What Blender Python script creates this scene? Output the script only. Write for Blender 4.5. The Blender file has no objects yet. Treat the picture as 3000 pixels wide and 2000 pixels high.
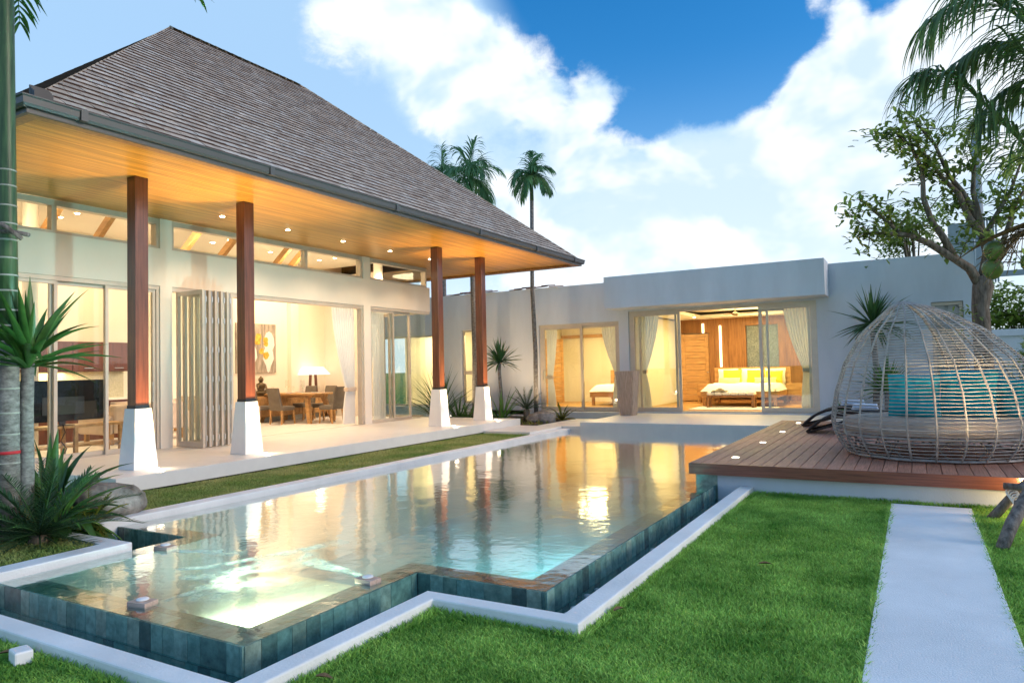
import bpy, bmesh, math, random
import numpy as np
from mathutils import Vector, Matrix
R = math.radians
random.seed(7); rng = np.random.default_rng(7)
S = bpy.context.scene
COL = S.collection

# ------------------------------------------------------------------ camera
HC = 1.72
EXPO = 1.34
yaw, pitch, roll = 0.5174, 0.0379, -0.0228
fwd = Vector((-math.sin(yaw)*math.cos(pitch), math.cos(yaw)*math.cos(pitch), math.sin(pitch)))
rt = Vector((math.cos(yaw), math.sin(yaw), 0)); up = rt.cross(fwd)
r2 = math.cos(roll)*rt + math.sin(roll)*up
u2 = -math.sin(roll)*rt + math.cos(roll)*up
cd = bpy.data.cameras.new('camera'); cam = bpy.data.objects.new('camera', cd); COL.objects.link(cam)
mw = Matrix((r2, u2, -fwd)).transposed().to_4x4(); mw.translation = (0, 0, HC)
cam.matrix_world = mw
cd.sensor_width = 36; cd.lens = 36*2072.886/3000; cd.clip_end = 2000; cd.clip_start = 0.05
S.camera = cam

# ------------------------------------------------------------------ world: dusk sky with cumulus
W = bpy.data.worlds.new('World'); S.world = W; W.use_nodes = True
SUN_EL, SUN_AZ = 14.0, 78.0            # sun low on the +X side
def build_world():
    nt = W.node_tree; N = nt.nodes; L = nt.links; N.clear()
    def nd(t, **k):
        n = N.new(t)
        for a, b in k.items(): setattr(n, a, b)
        return n
    def math_(op, a, b=None, c=None, clamp=False):
        n = nd('ShaderNodeMath', operation=op, use_clamp=clamp)
        for i, v in enumerate((a, b, c)):
            if v is None: continue
            if isinstance(v, (int, float)): n.inputs[i].default_value = v
            else: L.new(v, n.inputs[i])
        return n.outputs[0]
    def mapr(v, a, b, c=0.0, d=1.0, smooth=True):
        n = nd('ShaderNodeMapRange', interpolation_type='SMOOTHSTEP' if smooth else 'LINEAR')
        L.new(v, n.inputs[0])
        for i, x in enumerate((a, b, c, d)): n.inputs[i+1].default_value = x
        return n.outputs[0]
    def mix(f, a, b):
        n = nd('ShaderNodeMix', data_type='RGBA')
        if isinstance(f, (int, float)): n.inputs[0].default_value = f
        else: L.new(f, n.inputs[0])
        for i, v in ((6, a), (7, b)):
            if isinstance(v, tuple): n.inputs[i].default_value = (*v, 1)
            else: L.new(v, n.inputs[i])
        return n.outputs[2]
    tc = nd('ShaderNodeTexCoord').outputs['Generated']
    nrm = nd('ShaderNodeVectorMath', operation='NORMALIZE'); L.new(tc, nrm.inputs[0]); D = nrm.outputs[0]
    sp = nd('ShaderNodeSeparateXYZ'); L.new(D, sp.inputs[0]); Z = sp.outputs[2]
    sky = nd('ShaderNodeTexSky', sky_type='NISHITA', sun_disc=False, sun_elevation=R(SUN_EL+14), sun_rotation=R(SUN_AZ))
    sky.air_density = 1.0; sky.dust_density = 0.3; sky.ozone_density = 3.0
    hs = nd('ShaderNodeHueSaturation'); hs.inputs['Saturation'].default_value = 1.38; hs.inputs['Value'].default_value = SKY_V
    L.new(sky.outputs[0], hs.inputs['Color'])
    base = hs.outputs[0]
    # thin veil (pale blue haze) + horizon haze
    veil = None
    def blob(c, a, w=1.0):
        n = nd('ShaderNodeVectorMath', operation='DOT_PRODUCT'); L.new(D, n.inputs[0]); n.inputs[1].default_value = c
        return math_('MULTIPLY', mapr(n.outputs['Value'], math.cos(R(a)), 1.0, smooth=False), w)
    def total(bl):
        t = None
        for c, a, w in bl:
            b = blob(c, a, w); t = b if t is None else math_('ADD', t, b)
        return t
    v = mapr(math_('ADD', total(VEIL), 0.50), 0.05, 0.9)
    base = mix(math_('MULTIPLY', v, 0.92), base, (0.18, 0.28, 0.40))
    hz = mapr(Z, 0.42, 0.02)
    base = mix(math_('MULTIPLY', hz, 0.30), base, (0.36, 0.46, 0.55))
    # cumulus
    def noise(scale, detail, rough, off=(0, 0, 0), dist=0.0):
        mp = nd('ShaderNodeMapping'); L.new(D, mp.inputs[0]); mp.inputs['Scale'].default_value = (1, 1, 1.35); mp.inputs['Location'].default_value = off
        n = nd('ShaderNodeTexNoise'); L.new(mp.outputs[0], n.inputs['Vector'])
        n.inputs['Scale'].default_value = scale; n.inputs['Detail'].default_value = detail
        n.inputs['Roughness'].default_value = rough; n.inputs['Distortion'].default_value = dist
        return n.outputs[0]
    n1 = noise(6.0, 11, 0.64, (0.3, 0.1, 0.2), 0.2)
    s1 = noise(6.0, 4, 0.52, (0.3, 0.1, 0.2), 0.2); s2 = noise(6.0, 4, 0.52, (0.3-0.030, 0.1+0.012, 0.2-0.045), 0.2)
    n3 = noise(2.4, 4, 0.5, (1.3, 0.4, 0.0))
    dens = math_('ADD', total(CLOUD), math_('MULTIPLY', math_('SUBTRACT', n1, 0.5), 2.3))
    dens = math_('ADD', dens, math_('MULTIPLY', math_('SUBTRACT', n3, 0.46), 0.9))
    n4 = noise(17.0, 7, 0.62, (0.7, 0.2, 0.5), 0.9)
    dens = math_('ADD', dens, math_('MULTIPLY', math_('SUBTRACT', n4, 0.5), 0.75))
    alpha = mapr(dens, 0.18, 0.82)
    lit = mapr(math_('SUBTRACT', s1, s2), -0.07, 0.10)
    thick = mapr(dens, 0.5, 1.6)
    ccol = mix(lit, (0.245, 0.335, 0.43), (0.43, 0.455, 0.48))
    ccol = mix(math_('MULTIPLY', thick, 0.30), ccol, (0.41, 0.44, 0.475))
    c = mix(math_('MULTIPLY', alpha, 0.95), base, ccol)
    # milky air near the horizon
    low = mapr(Z, 0.24, 0.0)
    c = mix(math_('MULTIPLY', low, 0.6), c, (0.42, 0.465, 0.51))
    below = mapr(Z, -0.02, -0.10)
    c = mix(below, c, (0.16, 0.18, 0.13))
    bg = nd('ShaderNodeBackground'); L.new(c, bg.inputs[0]); bg.inputs[1].default_value = 1.0
    out = nd('ShaderNodeOutputWorld'); L.new(bg.outputs[0], out.inputs[0])
SKY_V = 0.080
def pdir(px, py):   # a compass direction in the sky
    v = (px-1500)/2072.886*r2 - (py-1000)/2072.886*u2 + fwd
    return tuple(v.normalized())
VEIL = [(pdir(-100, 100), 36, 1.7), (pdir(500, 500), 26, 1.2), (pdir(1350, 560), 15, 1.0), (pdir(900, 250), 14, .8), (pdir(2000, 60), 17, -1.1), (pdir(1750, 330), 8, -.5)]
CLOUD = [(pdir(1150, 30), 7.5, .52), (pdir(1060, 170), 7.5, .45), (pdir(1330, 170), 6.5, .70), (pdir(1490, 210), 5, .6), (pdir(1650, 235), 4.6, .75), (pdir(1790, 240), 3.2, .7), (pdir(1880, 248), 2.2, .55),
         (pdir(1690, 400), 5.0, .45), (pdir(1400, 400), 8, .36), (pdir(1560, 560), 9, .55),
         (pdir(1960, 560), 7, .75), (pdir(2190, 500), 6, .7), (pdir(2330, 350), 5, .8), (pdir(2460, 230), 4.8, .85), (pdir(2560, 330), 6.5, .8), (pdir(2650, 160), 3.5, .5),
         (pdir(2780, 440), 12, 1.25), (pdir(2300, 640), 13, 1.15), (pdir(1880, 700), 12, .95), (pdir(3010, 90), 8, .75), (pdir(2330, 12), 2.2, .7), (pdir(2450, -10), 2.5, .7), (pdir(2480, 45), 1.6, .35), (pdir(2010, 310), 2.2, .25),
         (pdir(1900, 60), 14, -.9), (pdir(2250, 100), 9, -.5), (pdir(2060, 250), 8, -.42), (pdir(1880, 380), 3.0, -.35), (pdir(250, 300), 26, -.5)]
build_world()

sd = bpy.data.lights.new('sun', 'SUN'); sd.energy = 0.7; sd.angle = R(18); sd.color = (1.0, 0.82, 0.66)
so = bpy.data.objects.new('sun', sd); COL.objects.link(so)
sv = Vector((math.sin(R(SUN_AZ))*math.cos(R(SUN_EL)), math.cos(R(SUN_AZ))*math.cos(R(SUN_EL)), math.sin(R(SUN_EL))))
so.rotation_euler = sv.to_track_quat('Z', 'Y').to_euler()

S.render.engine = 'CYCLES'
cy = S.cycles
cy.use_denoising = True
try: cy.denoiser = 'OPENIMAGEDENOISE'
except Exception: pass
cy.max_bounces = 8; cy.diffuse_bounces = 4; cy.glossy_bounces = 4; cy.transmission_bounces = 4; cy.transparent_max_bounces = 40
cy.sample_clamp_indirect = 4.0; cy.caustics_reflective = False; cy.caustics_refractive = False
S.view_settings.view_transform = 'Standard'; S.view_settings.look = 'None'; S.view_settings.gamma = 1
S.view_settings.exposure = EXPO; S.view_settings.use_curve_mapping = False

# ------------------------------------------------------------------ helpers
def worg(o):
    v = Vector((0, 0, 0))
    while o is not None: v += Vector(o.location); o = o.parent
    return v
def link(o, parent=None):
    COL.objects.link(o)
    if parent is not None: o.parent = parent
    return o
def tag(o, label=None, cat=None, group=None, kind=None):
    for k, v in (('label', label), ('category', cat), ('group', group), ('kind', kind)):
        if v: o[k] = v
    return o
def thing(name, loc, label, cat, group=None, rz=0.0):
    o = bpy.data.objects.new(name, None); o.empty_display_size = 0.1
    o.location = loc; o.rotation_euler = (0, 0, rz); COL.objects.link(o)
    return tag(o, label, cat, group)
def copy_tree(o, parent=None):
    c = o.copy(); COL.objects.link(c); c.parent = parent
    for ch in list(o.children): copy_tree(ch, c)
    return c
class MB:
    def __init__(s): s.v = []; s.f = []; s.m = []; s.tone = []
    def add(s, vs, fs, m=0):
        b = len(s.v); s.v.extend(tuple(x) for x in vs)
        for f in fs: s.f.append(tuple(i+b for i in f)); s.m.append(m)
        return s
    def box(s, x0, x1, y0, y1, z0, z1, m=0):
        return s.add([(x0,y0,z0),(x1,y0,z0),(x1,y1,z0),(x0,y1,z0),(x0,y0,z1),(x1,y0,z1),(x1,y1,z1),(x0,y1,z1)],
              [(0,3,2,1),(4,5,6,7),(0,1,5,4),(1,2,6,5),(2,3,7,6),(3,0,4,7)], m)
    def frustum(s, c0, w0, z0, w1, z1, m=0):
        x, y = c0; a = w0/2; b = w1/2
        return s.add([(x-a,y-a,z0),(x+a,y-a,z0),(x+a,y+a,z0),(x-a,y+a,z0),(x-b,y-b,z1),(x+b,y-b,z1),(x+b,y+b,z1),(x-b,y+b,z1)],
              [(0,3,2,1),(4,5,6,7),(0,1,5,4),(1,2,6,5),(2,3,7,6),(3,0,4,7)], m)
    def prism(s, poly, z0, z1, m=0):
        n = len(poly)
        return s.add([(x,y,z0) for x,y in poly]+[(x,y,z1) for x,y in poly],
              [tuple(reversed(range(n))), tuple(range(n,2*n))]+[(i,(i+1)%n,(i+1)%n+n,i+n) for i in range(n)], m)
    def tube(s, pts, rad, n=8, cap=True, m=0):
        pts = [Vector(p) for p in pts]
        if not hasattr(rad, '__len__'): rad = [rad]*len(pts)
        vs = []; fs = []
        t0 = (pts[1]-pts[0]).normalized(); a = Vector((0,0,1)) if abs(t0.z) < .9 else Vector((1,0,0))
        u = t0.cross(a).normalized()
        for i, p in enumerate(pts):
            t = (pts[min(i+1,len(pts)-1)]-pts[max(i-1,0)])
            t = t.normalized() if t.length > 1e-9 else t0
            u = (u - t*u.dot(t)); u = u.normalized() if u.length > 1e-6 else t.orthogonal().normalized()
            w = t.cross(u)
            for k in range(n):
                an = 2*math.pi*k/n
                vs.append(p + (u*math.cos(an)+w*math.sin(an))*rad[i])
        for i in range(len(pts)-1):
            for k in range(n):
                fs.append((i*n+k, i*n+(k+1)%n, (i+1)*n+(k+1)%n, (i+1)*n+k))
        if cap:
            fs.append(tuple(reversed(range(n)))); fs.append(tuple(range((len(pts)-1)*n, len(pts)*n)))
        return s.add(vs, fs, m)
    def lathe(s, c, prof, n=20, m=0, sx=1, sy=1):
        vs = []; fs = []
        for r, z in prof:
            for k in range(n):
                a = 2*math.pi*k/n; vs.append((c[0]+r*sx*math.cos(a), c[1]+r*sy*math.sin(a), c[2]+z))
        for i in range(len(prof)-1):
            for k in range(n): fs.append((i*n+k, i*n+(k+1)%n, (i+1)*n+(k+1)%n, (i+1)*n+k))
        fs.append(tuple(reversed(range(n)))); fs.append(tuple(range((len(prof)-1)*n, len(prof)*n)))
        return s.add(vs, fs, m)
    def blade(s, base, d, Ln, w, droop=.5, n=6, fold=.25, tipw=.03, twist=0.0, m=0, peak=.35):
        p = Vector(base); d = Vector(d).normalized(); vs = []; fs = []
        side = d.cross(Vector((0,0,1)))
        side = side.normalized() if side.length > .05 else Vector((math.cos(twist*7), math.sin(twist*7), 0))
        if twist: side = Matrix.Rotation(twist, 3, d) @ side
        for i in range(n+1):
            t = i/n
            ww = w*(max(tipw, (min(1, .45+.55*t/peak) if t < peak else max(0.0, 1-((t-peak)/(1-peak))**1.7))))/2
            upv = side.cross(d).normalized()
            vs += [p-side*ww+upv*ww*fold, p-upv*ww*fold*.4, p+side*ww+upv*ww*fold]
            if i < n:
                p = p+d*(Ln/n); d = (d+Vector((0,0,-droop/n))).normalized()
                s2 = side-d*side.dot(d)
                side = s2.normalized() if s2.length > .05 else side
        for i in range(n):
            b = i*3; fs += [(b,b+1,b+4,b+3),(b+1,b+2,b+5,b+4)]
        return s.add(vs, fs, m)
    def frond(s, base, d, Ln, droop, nl, ll, lw, ldroop=.6, ang=55, r=.02, stalk=.15, n=12, jit=.15, m=0, mr=0, rnd=random, vee=.25):
        pts = []; ds = []; p = Vector(base); d = Vector(d).normalized()
        for i in range(n+1):
            pts.append(p.copy()); ds.append(d.copy())
            p = p+d*(Ln/n); d = (d+Vector((0,0,-droop/n))).normalized()
        s.tube(pts, [r*(1-.85*i/n) for i in range(n+1)], 5, False, mr)
        for k in range(nl):
            t = stalk+(1-stalk)*(k+.5)/nl
            i = min(int(t*n), n-1); f = t*n-i
            q = pts[i].lerp(pts[i+1], f); dd = ds[i].lerp(ds[i+1], f).normalized()
            sd_ = dd.cross(Vector((0,0,1)))
            sd_ = sd_.normalized() if sd_.length > .05 else Vector((1,0,0))
            upv = sd_.cross(dd)
            prof = (.45+.55*math.sin(math.pi*min(1, (t-stalk)/(1-stalk)*.9+.15)))
            for sg in (-1, 1):
                a = R(ang*(1-.45*t)+rnd.uniform(-8, 8))
                ld = dd*math.cos(a)+sd_*sg*math.sin(a)+upv*(vee+rnd.uniform(-jit, jit))
                s.blade(q, ld, ll*prof*rnd.uniform(.85, 1.1), lw, ldroop*rnd.uniform(.6, 1.3), 4, .2, m=m)
        return s
    def build(s, name, mat, parent=None, smooth=False, bevel=0.0, tone=None, auto=None):
        me = bpy.data.meshes.new(name)
        o = Vector((0,0,0)) if parent is None else worg(parent)
        me.from_pydata([(x-o.x, y-o.y, z-o.z) for x, y, z in s.v], [], s.f)
        mats = mat if isinstance(mat, (list, tuple)) else [mat]
        for m in mats: me.materials.append(m)
        if len(mats) > 1: me.polygons.foreach_set('material_index', s.m)
        if smooth: me.polygons.foreach_set('use_smooth', [True]*len(s.f))
        if tone is not None:
            at = me.attributes.new('tone', 'FLOAT', 'FACE'); at.data.foreach_set('value', tone)
        me.validate(); me.update()
        ob = bpy.data.objects.new(name, me); link(ob, parent)
        if bevel:
            md = ob.modifiers.new('bevel', 'BEVEL'); md.width = bevel; md.segments = 2; md.limit_method = 'ANGLE'; md.angle_limit = R(40)
        return ob
def cells(mb, U_, V_, holes, t0, t1, axis, m=0):
    """wall slab with holes. axis 'x': u=y, v=z, slab x t0..t1; axis 'y': u=x, v=z; axis 'z': u=x, v=y"""
    us = sorted(set(list(U_)+[h[i] for h in holes for i in (0,1) if U_[0] < h[i] < U_[1]]))
    vs = sorted(set(list(V_)+[h[i] for h in holes for i in (2,3) if V_[0] < h[i] < V_[1]]))
    fil = {}
    for i in range(len(us)-1):
        for j in range(len(vs)-1):
            cu = (us[i]+us[i+1])/2; cv = (vs[j]+vs[j+1])/2
            fil[i,j] = not any(h[0] < cu < h[1] and h[2] < cv < h[3] for h in holes)
    def P(u, v, t): return {'x':(t,u,v),'y':(u,t,v),'z':(u,v,t)}[axis]
    for (i,j), ok in fil.items():
        if not ok: continue
        a, b, c, d = us[i], us[i+1], vs[j], vs[j+1]
        mb.add([P(a,c,t0),P(b,c,t0),P(b,d,t0),P(a,d,t0)], [(0,1,2,3)], m)
        mb.add([P(a,c,t1),P(b,c,t1),P(b,d,t1),P(a,d,t1)], [(3,2,1,0)], m)
        for (k,l), (p,q) in (((i-1,j),((a,c),(a,d))),((i+1,j),((b,d),(b,c))),((i,j-1),((b,c),(a,c))),((i,j+1),((a,d),(b,d)))):
            if not fil.get((k,l), False):
                mb.add([P(*p,t0),P(*q,t0),P(*q,t1),P(*p,t1)], [(0,1,2,3)], m)
    return mb
def structure(o): o['kind'] = 'structure'; return o
def stuff(o): o['kind'] = 'stuff'; return o

# ------------------------------------------------------------------ materials
def M(name, col, rough=.55, var=.12, scale=3.0, bump=0.0, bscale=30.0, stretch=(1,1,1), rnd=0.0, col2=None, spec=.4, metal=0.0, coat=0.0, tone=False, rcols=None, alpha=1.0, sss=0.0, detail=5, brush=None):
    m = bpy.data.materials.new(name); m.use_nodes = True
    nt = m.node_tree; N = nt.nodes; L = nt.links
    b = N['Principled BSDF']
    b.inputs['Roughness'].default_value = rough; b.inputs['Specular IOR Level'].default_value = spec
    b.inputs['Metallic'].default_value = metal
    if coat: b.inputs['Coat Weight'].default_value = coat; b.inputs['Coat Roughness'].default_value = .12
    tc = N.new('ShaderNodeTexCoord'); mp = N.new('ShaderNodeMapping'); L.new(tc.outputs['Object'], mp.inputs[0]); mp.inputs['Scale'].default_value = stretch
    vec = mp.outputs[0]
    oi = None
    if rnd or rcols:
        oi = N.new('ShaderNodeObjectInfo')
        ad = N.new('ShaderNodeVectorMath'); ad.operation = 'ADD'; L.new(vec, ad.inputs[0])
        cx = N.new('ShaderNodeCombineXYZ'); mu = N.new('ShaderNodeMath'); mu.operation = 'MULTIPLY'; mu.inputs[1].default_value = 37.0
        L.new(oi.outputs['Random'], mu.inputs[0]); L.new(mu.outputs[0], cx.inputs[0]); L.new(mu.outputs[0], cx.inputs[1]); L.new(cx.outputs[0], ad.inputs[1]); vec = ad.outputs[0]
    nz = N.new('ShaderNodeTexNoise'); L.new(vec, nz.inputs['Vector']); nz.inputs['Scale'].default_value = scale; nz.inputs['Detail'].default_value = detail; nz.inputs['Roughness'].default_value = .6
    rp = N.new('ShaderNodeMapRange'); L.new(nz.outputs[0], rp.inputs[0]); rp.inputs[1].default_value = .3; rp.inputs[2].default_value = .7
    mx = N.new('ShaderNodeMix'); mx.data_type = 'RGBA'; L.new(rp.outputs[0], mx.inputs[0])
    c1 = tuple(max(0, c*(1-var)) for c in col); c2 = col2 if col2 else tuple(min(1, c*(1+var)) for c in col)
    mx.inputs[6].default_value = (*c1, 1); mx.inputs[7].default_value = (*c2, 1)
    outc = mx.outputs[2]
    if rcols:
        cr = N.new('ShaderNodeValToRGB'); cr.color_ramp.interpolation = 'CONSTANT'
        e = cr.color_ramp.elements
        for i, cc in enumerate(rcols):
            el = e[i] if i < 2 else e.new(i/len(rcols)); el.position = i/len(rcols); el.color = (*cc, 1)
        if tone:
            at = N.new('ShaderNodeAttribute'); at.attribute_name = 'tone'; L.new(at.outputs['Fac'], cr.inputs[0])
        else: L.new(oi.outputs['Random'], cr.inputs[0])
        m2 = N.new('ShaderNodeMix'); m2.data_type = 'RGBA'; m2.blend_type = 'MULTIPLY'; m2.inputs[0].default_value = 1
        L.new(outc, m2.inputs[6]); L.new(cr.outputs[0], m2.inputs[7]); outc = m2.outputs[2]
    elif rnd or tone:
        hv = N.new('ShaderNodeHueSaturation'); L.new(outc, hv.inputs['Color'])
        mr = N.new('ShaderNodeMapRange')
        if tone:
            at = N.new('ShaderNodeAttribute'); at.attribute_name = 'tone'; L.new(at.outputs['Fac'], mr.inputs[0]); rr = rnd or .3
        else: L.new(oi.outputs['Random'], mr.inputs[0]); rr = rnd
        mr.inputs[3].default_value = 1-rr; mr.inputs[4].default_value = 1+rr
        L.new(mr.outputs[0], hv.inputs['Value']); outc = hv.outputs[0]
    L.new(outc, b.inputs['Base Color'])
    if bump:
        n2 = N.new('ShaderNodeTexNoise'); L.new(vec, n2.inputs['Vector']); n2.inputs['Scale'].default_value = bscale; n2.inputs['Detail'].default_value = 4
        bp = N.new('ShaderNodeBump'); bp.inputs['Strength'].default_value = min(1, bump); bp.inputs['Distance'].default_value = .01*max(1, bump)
        L.new(n2.outputs[0], bp.inputs['Height']); L.new(bp.outputs[0], b.inputs['Normal'])
    if sss:   # thin leaves let light through
        tr = N.new('ShaderNodeBsdfTranslucent'); L.new(outc, tr.inputs[0]); ms = N.new('ShaderNodeMixShader'); ms.inputs[0].default_value = sss
        L.new(b.outputs[0], ms.inputs[1]); L.new(tr.outputs[0], ms.inputs[2]); L.new(ms.outputs[0], N['Material Output'].inputs[0])
    return m
def emis(name, col, st):
    m = bpy.data.materials.new(name); m.use_nodes = True; nt = m.node_tree; nt.nodes.clear()
    e = nt.nodes.new('ShaderNodeEmission'); e.inputs[0].default_value = (*col, 1); e.inputs[1].default_value = st
    o = nt.nodes.new('ShaderNodeOutputMaterial'); nt.links.new(e.outputs[0], o.inputs[0]); return m
def glass(name, tint=(.97, .98, .97), ior=1.5, rough=0.0, bump=0.0, bscale=2.0, boost=1.0, stretch=(1,1,1), gl=(1,1,1), b2=0.0):
    """thin clear sheet: light passes straight through, Fresnel mirror on top"""
    m = bpy.data.materials.new(name); m.use_nodes = True; nt = m.node_tree; N = nt.nodes; L = nt.links; N.clear()
    t = N.new('ShaderNodeBsdfTransparent'); t.inputs[0].default_value = (*tint, 1)
    g = N.new('ShaderNodeBsdfGlossy'); g.inputs['Roughness'].default_value = rough; g.inputs[0].default_value = (*gl, 1)
    fr = N.new('ShaderNodeFresnel')
    ge = N.new('ShaderNodeNewGeometry'); mr_ = N.new('ShaderNodeMapRange'); L.new(ge.outputs['Backfacing'], mr_.inputs[0]); mr_.inputs[3].default_value = ior; mr_.inputs[4].default_value = 1/ior; L.new(mr_.outputs[0], fr.inputs[0])   # a thin sheet: both faces reflect alike
    ms = N.new('ShaderNodeMixShader'); o = N.new('ShaderNodeOutputMaterial')
    f = fr.outputs[0]
    if boost != 1.0:
        mu = N.new('ShaderNodeMath'); mu.operation = 'MULTIPLY'; mu.use_clamp = True; mu.inputs[1].default_value = boost; L.new(f, mu.inputs[0]); f = mu.outputs[0]
    if bump:
        tc = N.new('ShaderNodeTexCoord'); mp = N.new('ShaderNodeMapping'); L.new(tc.outputs['Object'], mp.inputs[0]); mp.inputs['Scale'].default_value = stretch
        nz = N.new('ShaderNodeTexNoise'); L.new(mp.outputs[0], nz.inputs['Vector']); nz.inputs['Scale'].default_value = bscale; nz.inputs['Detail'].default_value = 3
        bp = N.new('ShaderNodeBump'); bp.inputs['Strength'].default_value = 1.0; bp.inputs['Distance'].default_value = bump; L.new(nz.outputs[0], bp.inputs['Height'])
        if b2:
            nz2 = N.new('ShaderNodeTexNoise'); L.new(mp.outputs[0], nz2.inputs['Vector']); nz2.inputs['Scale'].default_value = bscale*6; nz2.inputs['Detail'].default_value = 2
            bp2 = N.new('ShaderNodeBump'); bp2.inputs['Strength'].default_value = 1.0; bp2.inputs['Distance'].default_value = b2; L.new(nz2.outputs[0], bp2.inputs['Height']); L.new(bp.outputs[0], bp2.inputs['Normal']); bp = bp2
        L.new(bp.outputs[0], g.inputs['Normal']); L.new(bp.outputs[0], fr.inputs['Normal'])
    L.new(f, ms.inputs[0]); L.new(t.outputs[0], ms.inputs[1]); L.new(g.outputs[0], ms.inputs[2]); L.new(ms.outputs[0], o.inputs[0])
    return m
K = {}
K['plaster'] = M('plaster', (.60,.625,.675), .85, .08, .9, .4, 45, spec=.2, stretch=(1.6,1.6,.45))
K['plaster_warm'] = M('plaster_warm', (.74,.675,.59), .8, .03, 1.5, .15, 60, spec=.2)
K['coping'] = M('coping', (.80,.80,.79), .65, .10, 1.8, .4, 45, spec=.3)
K['terrazzo'] = M('terrazzo', (.74,.71,.67), .38, .04, 4, .05, 60, spec=.45)
K['cream'] = M('cream', (.86,.79,.66), .8, .02, 1.5, spec=.2)
K['ceil'] = M('ceiling_paint', (.86,.82,.74), .8, .02, 1.5, spec=.2)
K['frame'] = M('frame', (.56,.49,.41), .4, .06, 6, metal=.25)
K['steel'] = M('steel', (.62,.62,.60), .28, .08, 8, metal=.9)
K['dark'] = M('dark_metal', (.03,.03,.035), .4, .2, 5)
K['gutter'] = M('gutter', (.085,.08,.082), .45, .14, 1.2, .1, 8, metal=.2, stretch=(.4,.15,1))
K['soffit'] = M('soffit_wood', (.47,.205,.032), .34, .3, 2.2, .1, 40, stretch=(9,.28,9), col2=(.62,.31,.055), spec=.4, tone=True, rnd=.16)
K['column'] = M('column_wood', (.115,.034,.019), .28, .35, 3, .08, 40, stretch=(8,8,.5), col2=(.18,.058,.032), spec=.5, coat=.25)
K['shingle'] = M('shingle', (.48,.40,.325), .8, .3, 7, .5, 40, stretch=(1,1,1), col2=(.72,.635,.55), rcols=[(1,1,1),(.88,.85,.83),(1.0,.95,.91),(.78,.73,.70),(.95,.97,1.0),(.90,.83,.78)])
K['shingle_t'] = M('shingle_field', (.48,.40,.325), .8, .3, 7, .5, 40, col2=(.72,.635,.55), tone=True, rcols=[(1,1,1),(.88,.85,.83),(1.0,.95,.91),(.78,.73,.70),(.95,.97,1.0),(.90,.83,.78)])
K['shingle_butt'] = M('shingle_butt', (.085,.05,.042), .9, .3, 9)
K['tile'] = M('pool_tile', (.40,.46,.44), .22, .35, 14, .25, 60, col2=(.62,.66,.62), spec=.55, rcols=[(.24,.51,.48),(.34,.62,.57),(.18,.37,.35),(.42,.68,.62),(.29,.48,.42),(.50,.66,.57),(.13,.23,.22),(.31,.58,.54)])
K['grout'] = M('grout', (.07,.095,.095), .6, .2, 9)
K['poolfloor'] = M('pool_floor', (.13,.37,.40), .5, .3, 1.2, col2=(.22,.50,.52))
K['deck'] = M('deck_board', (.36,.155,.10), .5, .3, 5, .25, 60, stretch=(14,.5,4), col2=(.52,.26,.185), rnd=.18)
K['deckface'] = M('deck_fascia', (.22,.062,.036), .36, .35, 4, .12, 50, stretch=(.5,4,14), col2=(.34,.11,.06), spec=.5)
K['path'] = M('path', (.80,.81,.82), .75, .11, 1.1, .6, 90, spec=.25, detail=9)
K['soil'] = M('soil', (.055,.04,.028), .95, .4, 6, 1.0, 25)
K['teak'] = M('teak', (.50,.26,.09), .42, .3, 3, .08, 40, stretch=(1,6,6), col2=(.62,.35,.14))
K['walnut'] = M('walnut', (.30,.13,.045), .4, .3, 3, .06, 40, stretch=(8,8,.6), col2=(.40,.19,.07))
K['cabinet'] = M('cabinet', (.14,.045,.025), .3, .25, 3, stretch=(6,6,.6), coat=.2)
K['linen'] = M('linen', (.80,.77,.72), .9, .05, 8, .3, 90, spec=.15)
K['white'] = M('white_paint', (.80,.80,.80), .45, .03, 5)
K['sheet'] = M('sheet', (.84,.81,.74), .9, .04, 3, .6, 7, spec=.15)
K['yellow'] = M('yellow_fabric', (.80,.60,.05), .85, .12, 6, .4, 60, spec=.15)
K['grey_fabric'] = M('grey_fabric', (.17,.145,.115), .8, .15, 8, .3, 90, spec=.2)
K['beige'] = M('beige_fabric', (.62,.50,.40), .85, .1, 5, .3, 90, spec=.15)
K['black'] = M('black_gloss', (.012,.012,.014), .12, .2, 3, spec=.5)
K['bronze'] = M('bronze', (.12,.085,.045), .4, .35, 9, metal=.6)
K['backsplash'] = M('backsplash', (.55,.50,.36), .5, .3, 40)
K['timberfloor'] = M('timber_floor', (.46,.25,.09), .35, .2, 3, stretch=(6,.6,1))
K['rattan'] = M('rattan', (.30,.27,.25), .6, .25, 9, .3, 120, col2=(.48,.45,.43))
K['rattan_dark'] = M('rattan_dark', (.035,.025,.022), .5, .3, 30, .8, 120)
K['cushion'] = M('teal_cushion', (.005,.30,.37), .8, .25, 5, .5, 30, col2=(.02,.44,.52), spec=.2)
K['mattress'] = M('mattress', (.42,.35,.30), .9, .06, 6, .3, 90, spec=.15)
K['bark'] = M('bark', (.11,.075,.05), .9, .5, 6, 1.0, 22, stretch=(3,3,.7), col2=(.27,.21,.165))
K['stick'] = M('stick_bark', (.13,.09,.075), .9, .5, 7, 1.0, 30, stretch=(3,3,.8), col2=(.30,.25,.22))
K['palmtrunk'] = M('palm_trunk', (.15,.135,.125), .85, .4, 9, .7, 25, stretch=(1.5,1.5,3), col2=(.29,.27,.255))
K['palmgreen'] = M('palm_green', (.03,.075,.035), .4, .4, 5, .15, 20, stretch=(5,5,.4), col2=(.07,.135,.055))
K['palmring'] = M('palm_ring', (.34,.33,.29), .8, .2, 9)
K['ribbon'] = M('ribbon', (.55,.03,.04), .5, .1, 5)
K['leaf'] = M('leaf', (.075,.20,.04), .38, .35, 3, rnd=.22, col2=(.125,.29,.06), spec=.45, sss=.25)
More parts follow.
